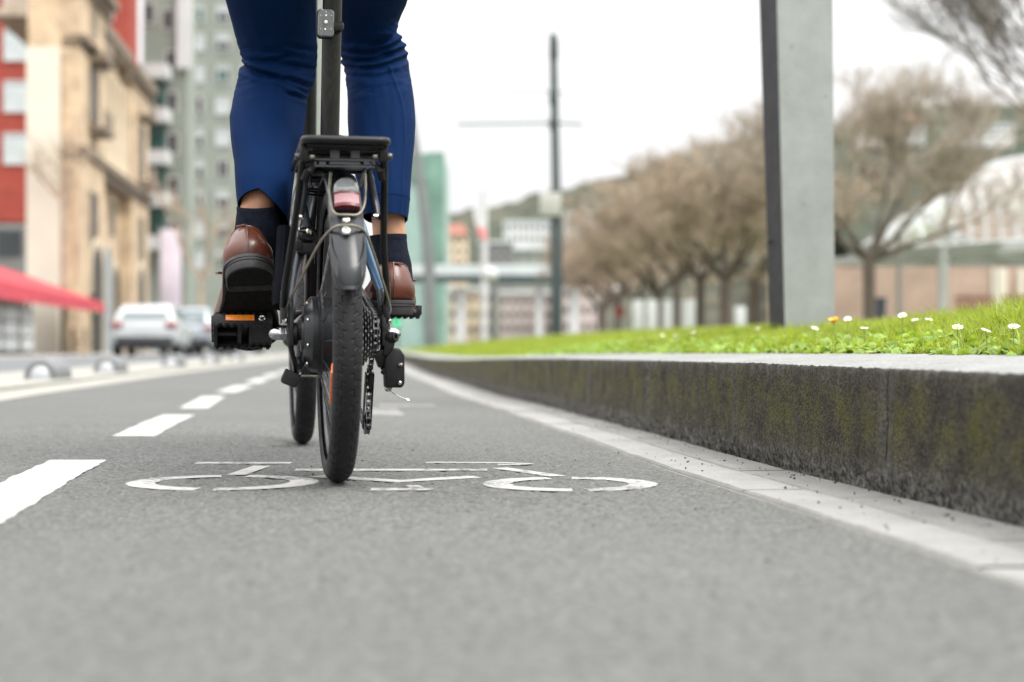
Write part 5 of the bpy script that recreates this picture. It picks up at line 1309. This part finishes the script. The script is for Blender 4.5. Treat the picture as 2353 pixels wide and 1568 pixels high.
for t, z, o in ((.15, 9.2, .72), (.15, 12.15, .72), (.86, 8.6, .62), (.86, 12, .62)):
    q = MB(); sbox(q, t-.055, t+.055, o, o+.7, z-.12, z+.12); sbox(q, t-.05, t+.05, o+.6, o+.65, z+.12, z+.85); q.build('balcony', M['sanddark'], sbd, smooth=0)
def archw(t, wd, h, o, mt, nm):
    pts = [(-wd/2, 0), (wd/2, 0)]+[(wd/2*math.cos(a), h-wd/2+wd/2*math.sin(a)) for a in [math.pi*k/12 for k in range(13)]]
    q = MB(); q.loft([[SF(t, e, 0)+du*x+Vector((0, 0, z)) for x, z in pts] for e in (o, o+.04)]); q.build(nm, M[mt], sbd, smooth=0)
    q = MB(); ro = [(x*1.25, z*1.0+(.3 if z > h*.5 else 0)) for x, z in pts[1:]+[pts[0]]]; ri_ = pts[1:]+[pts[0]]
    q.loft([[SF(t, o, 0)+du*x+Vector((0, 0, z)) for x, z in ri_], [SF(t, o+.06, 0)+du*x+Vector((0, 0, z)) for x, z in ri_], [SF(t, o+.06, 0)+du*x+Vector((0, 0, z)) for x, z in ro], [SF(t, o, 0)+du*x+Vector((0, 0, z)) for x, z in ro]], cap=False, closed=False); q.build('arch_surround', M['sandpale'], sbd, smooth=0)
M['bluedoor'] = mat('pale_blue_door', (.2, .24, .26), .5, var=.1, scale=2)
archw(.53, 2.6, 5.0, .02, 'bluedoor', 'door'); archw(.19, 3.0, 4.6, .72, 'sandvoid', 'arched_window'); archw(.37, 2.4, 4.2, .02, 'sandvoid', 'arched_window'); archw(.655, 2.2, 4.2, .02, 'sandvoid', 'arched_window'); archw(.86, 2.6, 4.4, .62, 'sandvoid', 'arched_window')
# green grey flats
YG = 140
ap = empty('apartment_building', (X_(410, YG), YG, 0), 'green grey block of flats with a grid of white framed windows behind the rider', 'building')
q = MB(); q.box((6.3, 7, 18.5), (12.9, 14, 37)); q.build('wall', M['greywall'], ap, smooth=0)
sp_ = [(X_(px, YG)-X_(410, YG), -.0, Z_(py, YG)) for px in (452, 512, 571, 631, 690) for py in (-40, 30, 97, 170, 243, 316, 388, 458, 528, 598)]
for k, (gm, bl_, wd) in enumerate((('glass', .45, 1.25), ('glass', 0, 1.1), ('blind', .5, 1.35), ('tealglass', .25, 1.25))):
    pr = window(ap, wd, 1.6, gm, 'whitish', blind=bl_, d=.14)
    win_copies(pr, [s for i, s in enumerate(sp_) if (i*7+i//3) % 4 == k], ap, 'window')
q = MB(); q.box((X_(445, YG)-X_(410, YG)-.9, -.12, 18), (.35, .3, 36)); q.build('downpipe', M['sandpale'], ap, smooth=0)
YW = 108
bw = empty('balcony_building', (X_(330, YW), YW, 0), 'narrower grey green block with stacked white balconies and teal glazing, right of the sandstone building', 'building')
q = MB(); q.box((X_(378, YW)-X_(330, YW), 1.5, 16), (3.1, 3, 32)); q.build('wall', M['greywall'], bw, smooth=0)
q = MB(); q.box((X_(424, YW)-X_(330, YW), -.2, 27), (.95, .5, 14.4)); q.build('white_panel', M['whitewall'], bw, smooth=0)
bal = MB(); bal.box((0, -.75, 0), (2.0, 1.5, .95)); bo = bal.build('balcony', M['whitewall'], bw, smooth=0)
win_copies(bo, [(X_(361, YW)-X_(330, YW), 0, Z_(py, YW)) for py in (170, 270, 366, 462, 560)], bw, 'balcony')
gl = MB(); gl.box((0, -.3, 0), (1.5, .6, 1.75)); go = gl.build('balcony_glazing', M['tealglass'], bw, smooth=0)
win_copies(go, [(X_(354, YW)-X_(330, YW), 0, Z_(py, YW)) for py in (214, 310, 406, 504)], bw, 'glazing')
pr = window(bw, .75, 1.5, 'glass', 'whitish', d=.1, mull=0)
win_copies(pr, [(X_(px, YW)-X_(330, YW), 0, Z_(py, YW)) for px, py in ((342, 30), (386, 45), (392, 140), (395, 235), (397, 330), (399, 430), (399, 530))], bw, 'window')
q = MB(); q.box((X_(298, YW)-X_(330, YW), -.3, Z_(40, YW)), (.9, .5, 2.6)); q.build('white_panel', M['whitewall'], bw, smooth=0)

# ------------------------------------------------------------------ cafe terrace with its red awning
M['awning'] = mat('red_awning_cloth', (.34, .021, .032), .8, var=.12, scale=3)
M['awningdark'] = mat('dark_red_valance', (.42, .045, .065), .85, var=.3, scale=3)
K0, K1 = Vector((X_(-330, 37), 37, 0)), Vector((X_(192, 60), 60, 0)); kd = (K1-K0); KL = kd.length; kd.normalize(); kn = Vector((kd.y, -kd.x, 0))
ct_ = empty('cafe_terrace', K0, 'cafe terrace under a long sloping red awning with pale screens at the far left', 'terrace')
def kp(t, o, z): return kd*(t*KL)+kn*o+Vector((0, 0, z))
q = MB(); q.loft([[kp(0, -2.2, 3.9), kp(0, 1.3, 2.3), kp(0, 1.3, 2.26), kp(0, -2.2, 3.84)], [kp(1, -2.2, 3.05), kp(1, .8, 1.96), kp(1, .8, 1.92), kp(1, -2.2, 2.99)]]); q.build('awning', M['awning'], ct_, smooth=0)
q = MB(); q.loft([[kp(t, 1.302-.5*t, 2.27-.34*t), kp(t, 1.312-.5*t, 2.27-.34*t), kp(t, 1.312-.5*t, 1.7-.1*t+.06*((k % 2)-.5)), kp(t, 1.302-.5*t, 1.7-.1*t+.06*((k % 2)-.5))] for k, t in enumerate([i/40 for i in range(41)])]); q.build('valance', M['awningdark'], ct_, smooth=0)
for t in (0, .2, .4, .6, .8, .99):
    q = MB(); a = kp(t, .4, 0); q.tube([a, a+Vector((0, 0, 2.0))], .05, 8); q.build('post', M['polegrey'], ct_)
M['screen'] = mat('pale_screen_panel', (.42, .44, .44), .3, var=.25, scale=1.2)
for t0, t1 in ((.38, .44), (.455, .52), (.535, .60)):
    for z0, z1 in ((.15, .55), (.62, 1.02), (1.09, 1.5)):
        q = MB(); q.loft([[kp(t, .5+e, z) for e, z in ((0, z0), (.04, z0), (.04, z1), (0, z1))] for t in (t0, t1)]); q.build('screen_panel', M['screen'], ct_, smooth=0)
M['counterwood'] = mat('brown_counter_wood', (.17, .085, .05), .6, var=.3, scale=3)
q = MB(); q.loft([[kp(t, e, z) for e, z in ((.2, .1), (.7, .1), (.7, 1.15), (.2, 1.15))] for t in (.1, .355)]); q.build('counter', M['counterwood'], ct_, smooth=0)
q = MB(); q.loft([[kp(t, e, z) for e, z in ((.15, 1.152), (.75, 1.152), (.75, 1.2), (.15, 1.2))] for t in (.095, .36)]); q.build('counter_top', M['polegrey'], ct_, smooth=0)
M['pinkwall2'] = mat('pale_terrace_glass', (.07, .075, .075), .4, var=.5, scale=.9)
q = MB(); q.loft([[kp(0, -2.4, 0), kp(0, -2.2, 0), kp(0, -2.2, 2.6), kp(0, -2.4, 2.6)], [kp(1, -2.4, 0), kp(1, -2.2, 0), kp(1, -2.2, 2.4), kp(1, -2.4, 2.4)]]); q.build('back_screen', M['pinkwall2'], ct_, smooth=0)
M['woodbrown'] = mat('brown_slats', (.16, .075, .045), .6, var=.3, scale=5)
def cafe_chair(t, o, label, mt):
    e = empty('cafe_chair', K0+kp(t, o, 0), label, 'chair', 'chairs on the cafe terrace', RZ)
    MB().box((0, 0, .45), (.45, .42, .04)).build('seat', M[mt], e, bevel=.008); MB().box((0, .2, .74), (.44, .035, .44)).build('backrest', M[mt], e, bevel=.008)
    for x in (-.2, .2):
        for y in (-.18, .18): q = MB(); q.tube([(x, y, 0), (x*.95, y, .44)], .014, 6); q.build('leg', M['polegrey'], e)
for t, o, lb, mt in ((.14, .75, 'brown slatted cafe chair at the near end of the terrace', 'woodbrown'), (.24, .8, 'brown slatted cafe chair beside the first glass screen', 'woodbrown'), (.82, .8, 'dark cafe chair near the far end of the awning', 'plastic'), (.9, .8, 'dark cafe chair at the far end of the awning, by the white car', 'plastic')):
    cafe_chair(t, o, lb, mt)

# ------------------------------------------------------------------ cars parked along the street
M['carwhite'] = mat('white_car_paint', (.4, .42, .43), .25, var=.04, coat=.6)
M['cargrey'] = mat('silver_grey_car_paint', (.3, .33, .36), .25, .3, var=.05, coat=.6)
M['cardark'] = mat('dark_blue_car_paint', (.03, .04, .06), .25, .1, var=.1, coat=.6)
M['carglass'] = mat('tinted_car_glass', (.09, .12, .125), .06, var=.1, spec=.8)
M['taillight'] = mat('red_tail_lamp', (.22, .04, .035), .25, var=.1, coat=.5)
M['bumper'] = mat('dark_bumper_plastic', (.02, .02, .022), .5)
def car(x, y, rz, label, paint, h=1.48, L=4.3, W=1.82):
    o = empty('parked_car', (x, y, 0), label, 'car', 'cars parked along the street', rz)
    # lofted body: stations along its length (rear at y=0)
    st = [(0.0, .42, .80, .80), (.04, .36, .98, .90), (.16, .30, 1.02, .96), (.5, .22, 1.03, 1), (1.2, .2, .99, 1), (2.6, .2, .96, 1), (3.2, .22, .93, .99), (3.9, .26, .84, .95), (4.2, .32, .70, .86), (4.3, .4, .6, .75)]
    rings = []
    for yy, zl, zh, k in st:
        hw = W/2*k; r = []
        for sx, zz in ((-.86, zl), (-1, zl+.12), (-1.0, (zl+zh)/2), (-.97, zh-.12), (-.9, zh), (.9, zh), (.97, zh-.12), (1.0, (zl+zh)/2), (1, zl+.12), (.86, zl)): r.append(Vector((sx*hw, yy*L/4.3, zz)))
        rings.append(r)
    m_ = MB(); m_.loft(rings); body = m_.build('body', M[paint], o, smooth=50)
    cab = MB(); cr = []
    for yy, z, k in ((.16, 1.0, .88), (.30, 1.3, .80), (.55, h-.03, .72), (1.0, h, .71), (2.0, h-.02, .71), (2.5, h-.12, .74), (3.2, .95, .86)):
        hw = W/2*k; zb_ = .94
        cr.append([Vector((-W/2*.89, yy*L/4.3, zb_)), Vector((-hw, yy*L/4.3, max(z-.06, zb_+.01))), Vector((-hw*.9, yy*L/4.3, max(z, zb_+.02))), Vector((hw*.9, yy*L/4.3, max(z, zb_+.02))), Vector((hw, yy*L/4.3, max(z-.06, zb_+.01))), Vector((W/2*.89, yy*L/4.3, zb_))])
    cab.loft(cr); cab.build('cabin', M[paint], body, smooth=50)
    rwn = MB(); rwn.loft([[(-.62, .125, 1.06), (.62, .125, 1.06), (.62, .16, 1.06), (-.62, .16, 1.06)], [(-.56, .375, h-.09), (.56, .375, h-.09), (.56, .41, h-.09), (-.56, .41, h-.09)]]); rwn.build('rear_window', M['carglass'], body)
    for sx in (-1, 1):
        q = MB(); q.loft([[(sx*W/2*.885, .62, 1.02), (sx*W/2*.885, 2.75, 1.0), (sx*W/2*.86, 2.75, 1.0), (sx*W/2*.86, .62, 1.02)], [(sx*W/2*.765, .78, h-.1), (sx*W/2*.775, 2.2, h-.12), (sx*W/2*.74, 2.2, h-.12), (sx*W/2*.74, .78, h-.1)]]); q.build('side_window', M['carglass'], body)
        q = MB(); q.box((sx*(W/2*.78), .03, .86), (.3, .14, .17)); q.build('tail_lamp', M['taillight'], body, bevel=.03)
        q = MB(); q.box((sx*(W/2+.08), 2.7, 1.0), (.16, .1, .12)); q.build('wing_mirror', M[paint], body, bevel=.03)
        for yy in (.75, 3.4):
            t_ = MB(); t_.lathe([(.2, -.09), (.3, -.1), (.32, -.07), (.32, .07), (.3, .1), (.2, .09)], (sx*(W/2-.11), yy, .32), (1, 0, 0), 28); w_ = t_.build('wheel', M['rubber'], o)
            t_ = MB(); t_.lathe([(.05, .04), (.2, .085), (.2, -.085), (.05, -.04)], (sx*(W/2-.11), yy, .32), (1, 0, 0), 20); t_.build('rim', M['alloy'], w_)
    q = MB(); q.box((0, .02, .42), (W*.82, .14, .22)); q.build('rear_bumper', M['bumper'], o, bevel=.03)
    q = MB(); q.box((0, -.004, .74), (.5, .02, .11)); q.build('number_plate', M['whitish'], o)
    return o
car(X_(331, 42), 42, .1, 'white hatchback parked nearest, seen from behind beside the end of the red awning', 'carwhite', h=1.44, W=1.86)
car(X_(428, 49.5), 49.5, .1, 'silver grey car parked just beyond the white hatchback', 'cargrey', h=1.55, W=1.8)
car(X_(478, 57), 57, .1, 'dark car parked third in the line, beside the rider’s left shoe', 'cardark', h=1.6, W=1.8)
car(X_(545, 66), 66, .1, 'pale car farthest in the parked line, mostly behind the rider’s left foot', 'carwhite', h=1.5, W=1.8)

# ------------------------------------------------------------------ signals, banners, posts on the left
M['green'] = mat('lit_green_signal', (.0, .6, .22), .4, var=.02, emit=1.2)
def signal(x, y, zl, label, n=1):
    o = empty('traffic_light', (x, y, 0), label, 'traffic light', 'green traffic lights')
    q = MB(); q.tube([(0, .1, 0), (0, .1, zl+.35)], .05, 10); q.build('pole', M['polegrey'], o)
    hd = MB(); hd.box((0, 0, zl+.26), (.28, .2, .86)); hd_ = hd.build('signal_head', M['bumper'], o, bevel=.03)
    q = MB(); q.lathe([(.1, 0), (.085, .03), (.05, .05), (.0001, .055)], (0, -.1, zl), (0, -1, 0), 20); q.build('green_lamp', M['green'], hd_)
    for dz in (.26, .52): q = MB(); q.lathe([(.1, 0), (.085, .03), (.0001, .05)], (0, -.1, zl+dz), (0, -1, 0), 20); q.build('dark_lamp', M['glass'], hd_)
signal(X_(216, 62), 62, Z_(714, 62), 'green traffic light right at the end of the red awning')
signal(X_(180, 66), 66, Z_(712, 66), 'green traffic light seen just under the red awning, left of the other one')
signal(X_(912, 64), 64, Z_(742, 64), 'green traffic light just right of the rider’s right shoe')
M['banner'] = mat('white_lilac_banner', (.5, .45, .5), .7, var=.2, scale=.6)
bn = empty('banner_column', (X_(392, 64), 64, 0), 'tall white and lilac banner standing behind the white car', 'banner')
q = MB(); q.box((0, 0, 3.3), (.85, .12, 3.7)); q.build('banner_panel', M['banner'], bn, bevel=.03); q = MB(); q.tube([(-.45, 0, 0), (-.45, 0, 5.3)], .05, 8); q.build('pole', M['polelight'], bn)

# ------------------------------------------------------------------ tram pole and the things in the middle distance
YC = 38
M['signbox'] = mat('pale_sign_back', (.36, .36, .325), .6, var=.08)
tp = empty('tram_pole', (X_(1279, YC), YC, 0), 'tall dark green tram wire pole with side arms and a pale sign box', 'pole')
q = MB(); xt = X_(1271, YC)-X_(1279, YC)
q.tube([(0, 0, 0), (0, 0, Z_(505, YC)), (0, 0, Z_(500, YC)), (xt, 0, Z_(78, YC))], [.15, .145, .115, .09], 12); q.build('mast', M['polegrey'], tp, smooth=30)
for py, x0, x1, r in ((286, 1050, 1340, .03), (214, 1140, 1300, .018)):
    q = MB(); z = Z_(py, YC); q.tube([(X_(x0, YC)-X_(1279, YC), 0, z), (xt*.7, 0, z+.04), (X_(x1, YC)-X_(1279, YC), 0, z)], r, 6); q.build('arm', M['polegrey'], tp)
for py, h in ((112, .55), (225, .35), (285, .3)): q = MB(); z = Z_(py, YC); q.lathe([(.1, -h/2), (.12, -h/2+.05), (.12, h/2-.05), (.1, h/2)], (xt*.8, 0, z), (0, 0, 1), 10); q.build('clamp', M['polegrey'], tp)
q = MB(); q.tube([(xt, 0, Z_(78, YC)), (xt, 0, Z_(20, YC))], .012, 6); q.build('finial', M['polelight'], tp)
q = MB(); q.box((X_(1264, YC)-X_(1279, YC), -.25, Z_(472, YC)), (.52, .12, .58)); q.build('sign_box', M['signbox'], tp, bevel=.03)
lp = empty('leaning_mast', (X_(994, 36), 36, 0), 'slightly leaning grey tapered mast just right of the rider’s legs', 'mast')
q = MB(); q.tube([(0, 0, 0), (X_(984, 36)-X_(994, 36), 0, Z_(560, 36)), (X_(955, 36)-X_(994, 36), 0, Z_(335, 36)), (X_(925, 36)-X_(994, 36), 0, Z_(140, 36))], [.14, .13, .1, .07], 12); q.build('mast', M['polelight'], lp)
YL = 60
gp_ = empty('globe_lamp', (X_(1134, YL), YL, 0), 'street lamp with a round white globe left of the tram pole', 'lamp')
q = MB(); q.tube([(0, 0, 0), (0, 0, Z_(632, YL)-.28)], .13, 10); q.build('post', M['polelight'], gp_); q = MB(); q.ball((X_(1126, YL)-X_(1134, YL), 0, Z_(632, YL)), .31, 18); q.build('globe', M['whitewall'], gp_)
fm = empty('flag_mast', (X_(1113, 80), 80, 0), 'white mast carrying a red and white flag, above the bridge', 'flag')
q = MB(); q.tube([(0, 0, 0), (0, 0, Z_(440, 80))], .16, 8); q.build('mast', M['whitish'], fm)
M['flagred'] = mat('faded_red_flag', (.6, .2, .2), .8, var=.1); 
for nm, mt, pts in (('white_field', 'whitewall', [(1064, 484), (1085, 482), (1093, 525), (1072, 520)]), ('red_field', 'flagred', [(1072, 520), (1093, 525), (1098, 555), (1083, 548)])):
    q = MB(); p3 = [P(a, b, 80)-Vector((X_(1113, 80), 80, 0)) for a, b in pts]; q.loft([[p+Vector((.5, e-.2, 0)) for p in p3] for e in (0, .05)]); q.build(nm, M[mt], fm, smooth=0)
# footbridge
YF = 120
fb = empty('bridge', (X_(1180, YF), YF, 0), 'dark flat bridge deck on pale pillars crossing the background', 'bridge'); x0_ = X_(1180, YF)
M['deck'] = mat('dark_bridge_steel', (.02, .04, .04), .6, var=.2, scale=1)
q = MB(); q.loft([[Vector((X_(px, YF)-x0_, e, Z_(py, YF)+h)) for e, h in ((0, 0), (4, 0), (4, -.42-d), (0, -.42-d))] for px, py, d in ((900, 634, 0), (1060, 633, 0), (1180, 633, .15), (1260, 633, .18), (1345, 632, 0), (1470, 632, 0))]); q.build('deck', M['deck'], fb, smooth=0)
q = MB(); q.box((X_(1100, YF)-x0_, .1, Z_(620, YF)), (14, .06, .8)); q.build('railing', M['blind'], fb, smooth=0)
for px, wd in ((1056, .8), (1240, .6), (1320, .75)): q = MB(); q.box((X_(px, YF)-x0_, 2, 2.5), (wd, .8, 5)); q.build('pillar', M['whitewall'], fb, bevel=.05)
# buildings on and below the hill
def house(px0, px1, pyt, pyb, Y, label, wallm, roofm, rows=3, cols=4, flat=True, name='hillside_building', grp=None):
    xa, xb, zt_, zb_ = X_(px0, Y), X_(px1, Y), Z_(pyt, Y), Z_(pyb, Y); wd, ht = xb-xa, zt_-zb_
    o = empty(name, ((xa+xb)/2, Y, zb_), label, 'building', grp)
    q = MB(); q.box((0, 4, ht/2-.75), (wd, 8, ht+1.5)); q.build('wall', M[wallm], o, smooth=0)
    q = MB()
    if flat: q.box((0, 4, ht+.2), (wd*1.04, 8.4, .38))
    else: q.loft([[(-wd*.54, -.4, ht+.002), (wd*.54, -.4, ht+.002), (wd*.54, 8.4, ht+.002), (-wd*.54, 8.4, ht+.002)], [(-wd*.4, 4, ht+1.8), (wd*.4, 4, ht+1.8), (wd*.4, 4.2, ht+1.8), (-wd*.4, 4.2, ht+1.8)]])
    q.build('roof', M[roofm], o, smooth=0)
    ww, wh_ = wd/cols*.45, ht/rows*.42; pr_ = MB(); pr_.box((0, -.02, 0), (ww, .08, wh_)); w0 = pr_.build('window', M['glass'], o, smooth=0)
    win_copies(w0, [(-wd/2+wd*(c+.5)/cols, 0, ht*(r_+.5)/rows) for c in range(cols) for r_ in range(rows)], o, 'window'); return o
M['roofred'] = mat('terracotta_roof', (.22, .085, .055), .85, var=.2, scale=2)
M['pinkwall'] = mat('pale_pink_render', (.36, .31, .285), .85, var=.1, scale=.5)
house(1300, 1432, 492, 640, 250, 'white hillside block of flats right of the tram pole', 'whitewall', 'blind', 7, 7)
house(1157, 1262, 512, 560, 260, 'long low white building on the hillside left of the sign box', 'whitewall', 'blind', 2, 8)
house(1100, 1180, 560, 640, 230, 'grey hillside building right of the flag mast', 'greystone', 'blind', 4, 4)
house(1180, 1270, 575, 632, 200, 'grey green low building behind the bridge, left of the tram pole', 'greywall', 'blind', 2, 4)
house(1000, 1072, 540, 640, 210, 'cream building behind the bridge, right of the leaning mast', 'sandpale', 'roofred', 4, 4, False)
house(1148, 1268, 676, 770, 160, 'pale pink street building under the bridge', 'pinkwall', 'whitish', 3, 6, name='street_building')
house(1010, 1135, 668, 775, 165, 'cream street building under the bridge behind the globe lamp', 'sandpale', 'blind', 3, 6, name='street_building')
house(1272, 1372, 655, 770, 150, 'brownish street building under the bridge right of the tram pole', 'pinkwall', 'sanddark', 3, 5, name='street_building')
house(1985, 2058, 286, 318, 262, 'pinkish house at the left of the two on the wooded hill', 'pinkwall', 'roofred', 2, 4, False)
house(2062, 2125, 280, 312, 258, 'pale house beside the pinkish one on the wooded hill', 'whitewall', 'roofred', 2, 3, False)
house(2200, 2330, 290, 316, 256, 'long white building high on the wooded hill at the right', 'whitewall', 'blind', 2, 7)
# green scaffold-netted tower
gt = empty('netted_tower', (X_(975, 150), 150, 0), 'building wrapped in green scaffold netting right of the rider’s legs', 'building')
M['netting'] = mat('green_scaffold_netting', (.125, .225, .18), .8, var=.3, scale=.5); M['netpale'] = mat('pale_green_glass', (.25, .36, .325), .4, var=.15, scale=.5)
q = MB(); q.box((-.6, 5, 9.3), (5.2, 10, 18.6)); q.build('wall', M['netpale'], gt, smooth=0)
q = MB(); q.box((1.1, -.3, 9.6), (1.7, .4, 19.3)); q.box((-.62, -.3, 17.9), (1.7, .4, 2.4)); q.build('netting', M['netting'], gt, smooth=0)
# ------------------------------------------------------------------ the right hand side: wall, canopy, posts
YK = 44
bwall = empty('brick_wall', (X_(2150, YK), YK, 0), 'long pinkish brick wall behind the white beam at the right', 'wall')
M['pinkbrick'] = mat('pink_brick', (.33, .24, .19), .85, var=.2, scale=1.2, bmp=.4, bscale=14)
q = MB(); q.box((X_(2200, YK)-X_(2150, YK), .2, 1.2), (X_(2560, YK)-X_(1700, YK), .4, 2.7)); q.build('brickwork', M['pinkbrick'], bwall, smooth=0)
q = MB()
for px in (2285, 2300, 2345): q.box((X_(px, YK)-X_(2150, YK), -.04, 1.5), (.16 if px != 2300 else .3, .06, 2.0))
q.build('pale_panel', M['creamwall'], bwall, smooth=0)
YS = 36
st_ = empty('white_shelter', (X_(2167, YS), YS, 0), 'white steel shelter with a curved ribbed glass canopy at the right', 'shelter'); xs = X_(2167, YS)
q = MB(); q.bar((X_(1880, YS+6)-xs, 6, Z_(606, YS+6)), (X_(2560, YS-4)-xs, -4, Z_(548, YS-4)), .3, .22); q.build('beam', M['whitish'], st_, smooth=0)
q = MB(); q.box((0, 0, Z_(590, YS)/2+.5), (.19, .19, Z_(560, YS)-1.0+1)); q.build('post', M['whitish'], st_, bevel=.02)
def cang(u, v):   # canopy surface: u along, v across (0 eaves .. 1 crown)
    px = 1990+(2480-1990)*u; x = X_(px, YS)-xs
    top = np.interp(px, [1990, 2100, 2220, 2353, 2480], [545, 470, 370, 322, 310]); bot = np.interp(px, [1990, 2480], [578, 548])
    zt2, zb2 = Z_(top, YS), Z_(bot, YS); a = v*math.pi/2
    return Vector((x+1.6*(1-math.cos(a))*.5, 5*(1-math.cos(a))-1, zb2+(zt2-zb2)*math.sin(a)))
M['canopyglass'] = mat('canopy_glass', (.6, .64, .63), .15, var=.1, trans=.96)
q = MB(); q.loft([[cang(u/14, v/10) for v in range(11)] for u in range(15)], cap=False, closed=False); q.build('canopy_glass', M['canopyglass'], st_)
for u in range(0, 15): q = MB(); q.tube([cang(u/14, v/10)+Vector((0, -.04, 0)) for v in range(11)], .028, 6); q.build('canopy_rib', M['whitish'], st_)
for v in (0, 3, 5, 7, 9, 10): q = MB(); q.tube([cang(u/14, v/10)+Vector((0, -.05, 0)) for u in range(15)], .03 if v < 10 else .08, 6); q.build('canopy_purlin', M['whitish'], st_)
gpo = empty('steel_post', (X_(2066, 30), 30, 0), 'plain grey steel post right of the small bare tree', 'post'); q = MB(); q.tube([(0, 0, 0), (0, 0, Z_(532, 30))], .042, 10); q.build('shaft', M['polelight'], gpo); q = MB(); q.lathe([(.12, 0), (.12, .05), (.05, .07)], (0, 0, .5), (0, 0, 1), 12); q.build('base_collar', M['polelight'], gpo)
for i, (px, lb) in enumerate(((2242, 'dark slatted wooden bench beside the white post'), (2350, 'dark slatted wooden bench at the right edge of the picture'))):
    Yb = 30; o = empty('bench', (X_(px, Yb), Yb, .45), lb, 'bench', None, .1)
    for k in range(3): MB().box((0, .02*k, .5+.13*k), (.78, .04, .1)).build('back_slat', M['woodbrown'], o, bevel=.006)
    MB().box((0, -.25, .42), (.78, .4, .05)).build('seat', M['woodbrown'], o, bevel=.006)
    for x in (-.34, .34): MB().box((x, -.15, .2), (.06, .4, .42)).build('leg', M['polegrey'], o, bevel=.006)
bi = empty('litter_bin', (X_(2024, 27), 27, .4), 'small dark litter bin at the foot of the small bare tree', 'bin'); q = MB(); q.lathe([(.09, 0), (.1, .3), (.11, .31), (.11, .36)], (0, 0, .35), (0, 0, 1), 16); q.build('drum', M['cardark'], bi); q = MB(); q.tube([(0, .0, 0), (0, 0, .4)], .03, 8); q.build('stand', M['polegrey'], bi)
# made-up white slabs in place of the bright sunlit gaps between the trunks, and a red sign
for i, px in enumerate((1465, 1497, 1535, 1575, 1590, 1700)):
    Y = 52+i*1.5; o = empty('white_slab', (X_(px, Y), Y, 0), ['leftmost white slab under the row of trees', 'second white slab, between the fourth and fifth tree trunks', 'third white slab under the middle of the row', 'wide white slab left of the second trunk', 'white slab touching the second trunk', 'low white slab right of the nearest trunk'][i], 'slab', 'white slabs under the row of trees')
    wd = (.34, .36, .46, .32, .4, .4)[i]; MB().box((0, 0, Z_(690 if i < 5 else 706, Y)/2), (wd, .4, Z_(690 if i < 5 else 706, Y))).build('panel', M['whitewall'], o, bevel=.06)
    MB().box((0, 0, .06), (wd*1.1, .5, .12)).build('plinth', M['greystone'], o)
rs2 = empty('red_sign', (X_(1424, 58), 58, 0), 'small round red sign low under the last bare trees', 'sign'); MB().lathe([(.0001, -.02), (.2, -.02), (.2, .02), (.0001, .02)], (0, 0, Z_(716, 58)), (0, 1, 0), 20).build('disc', M['taillight'], rs2); q = MB(); q.tube([(0, .04, 0), (0, .04, 1.5)], .03, 8); q.build('post', M['polelight'], rs2)
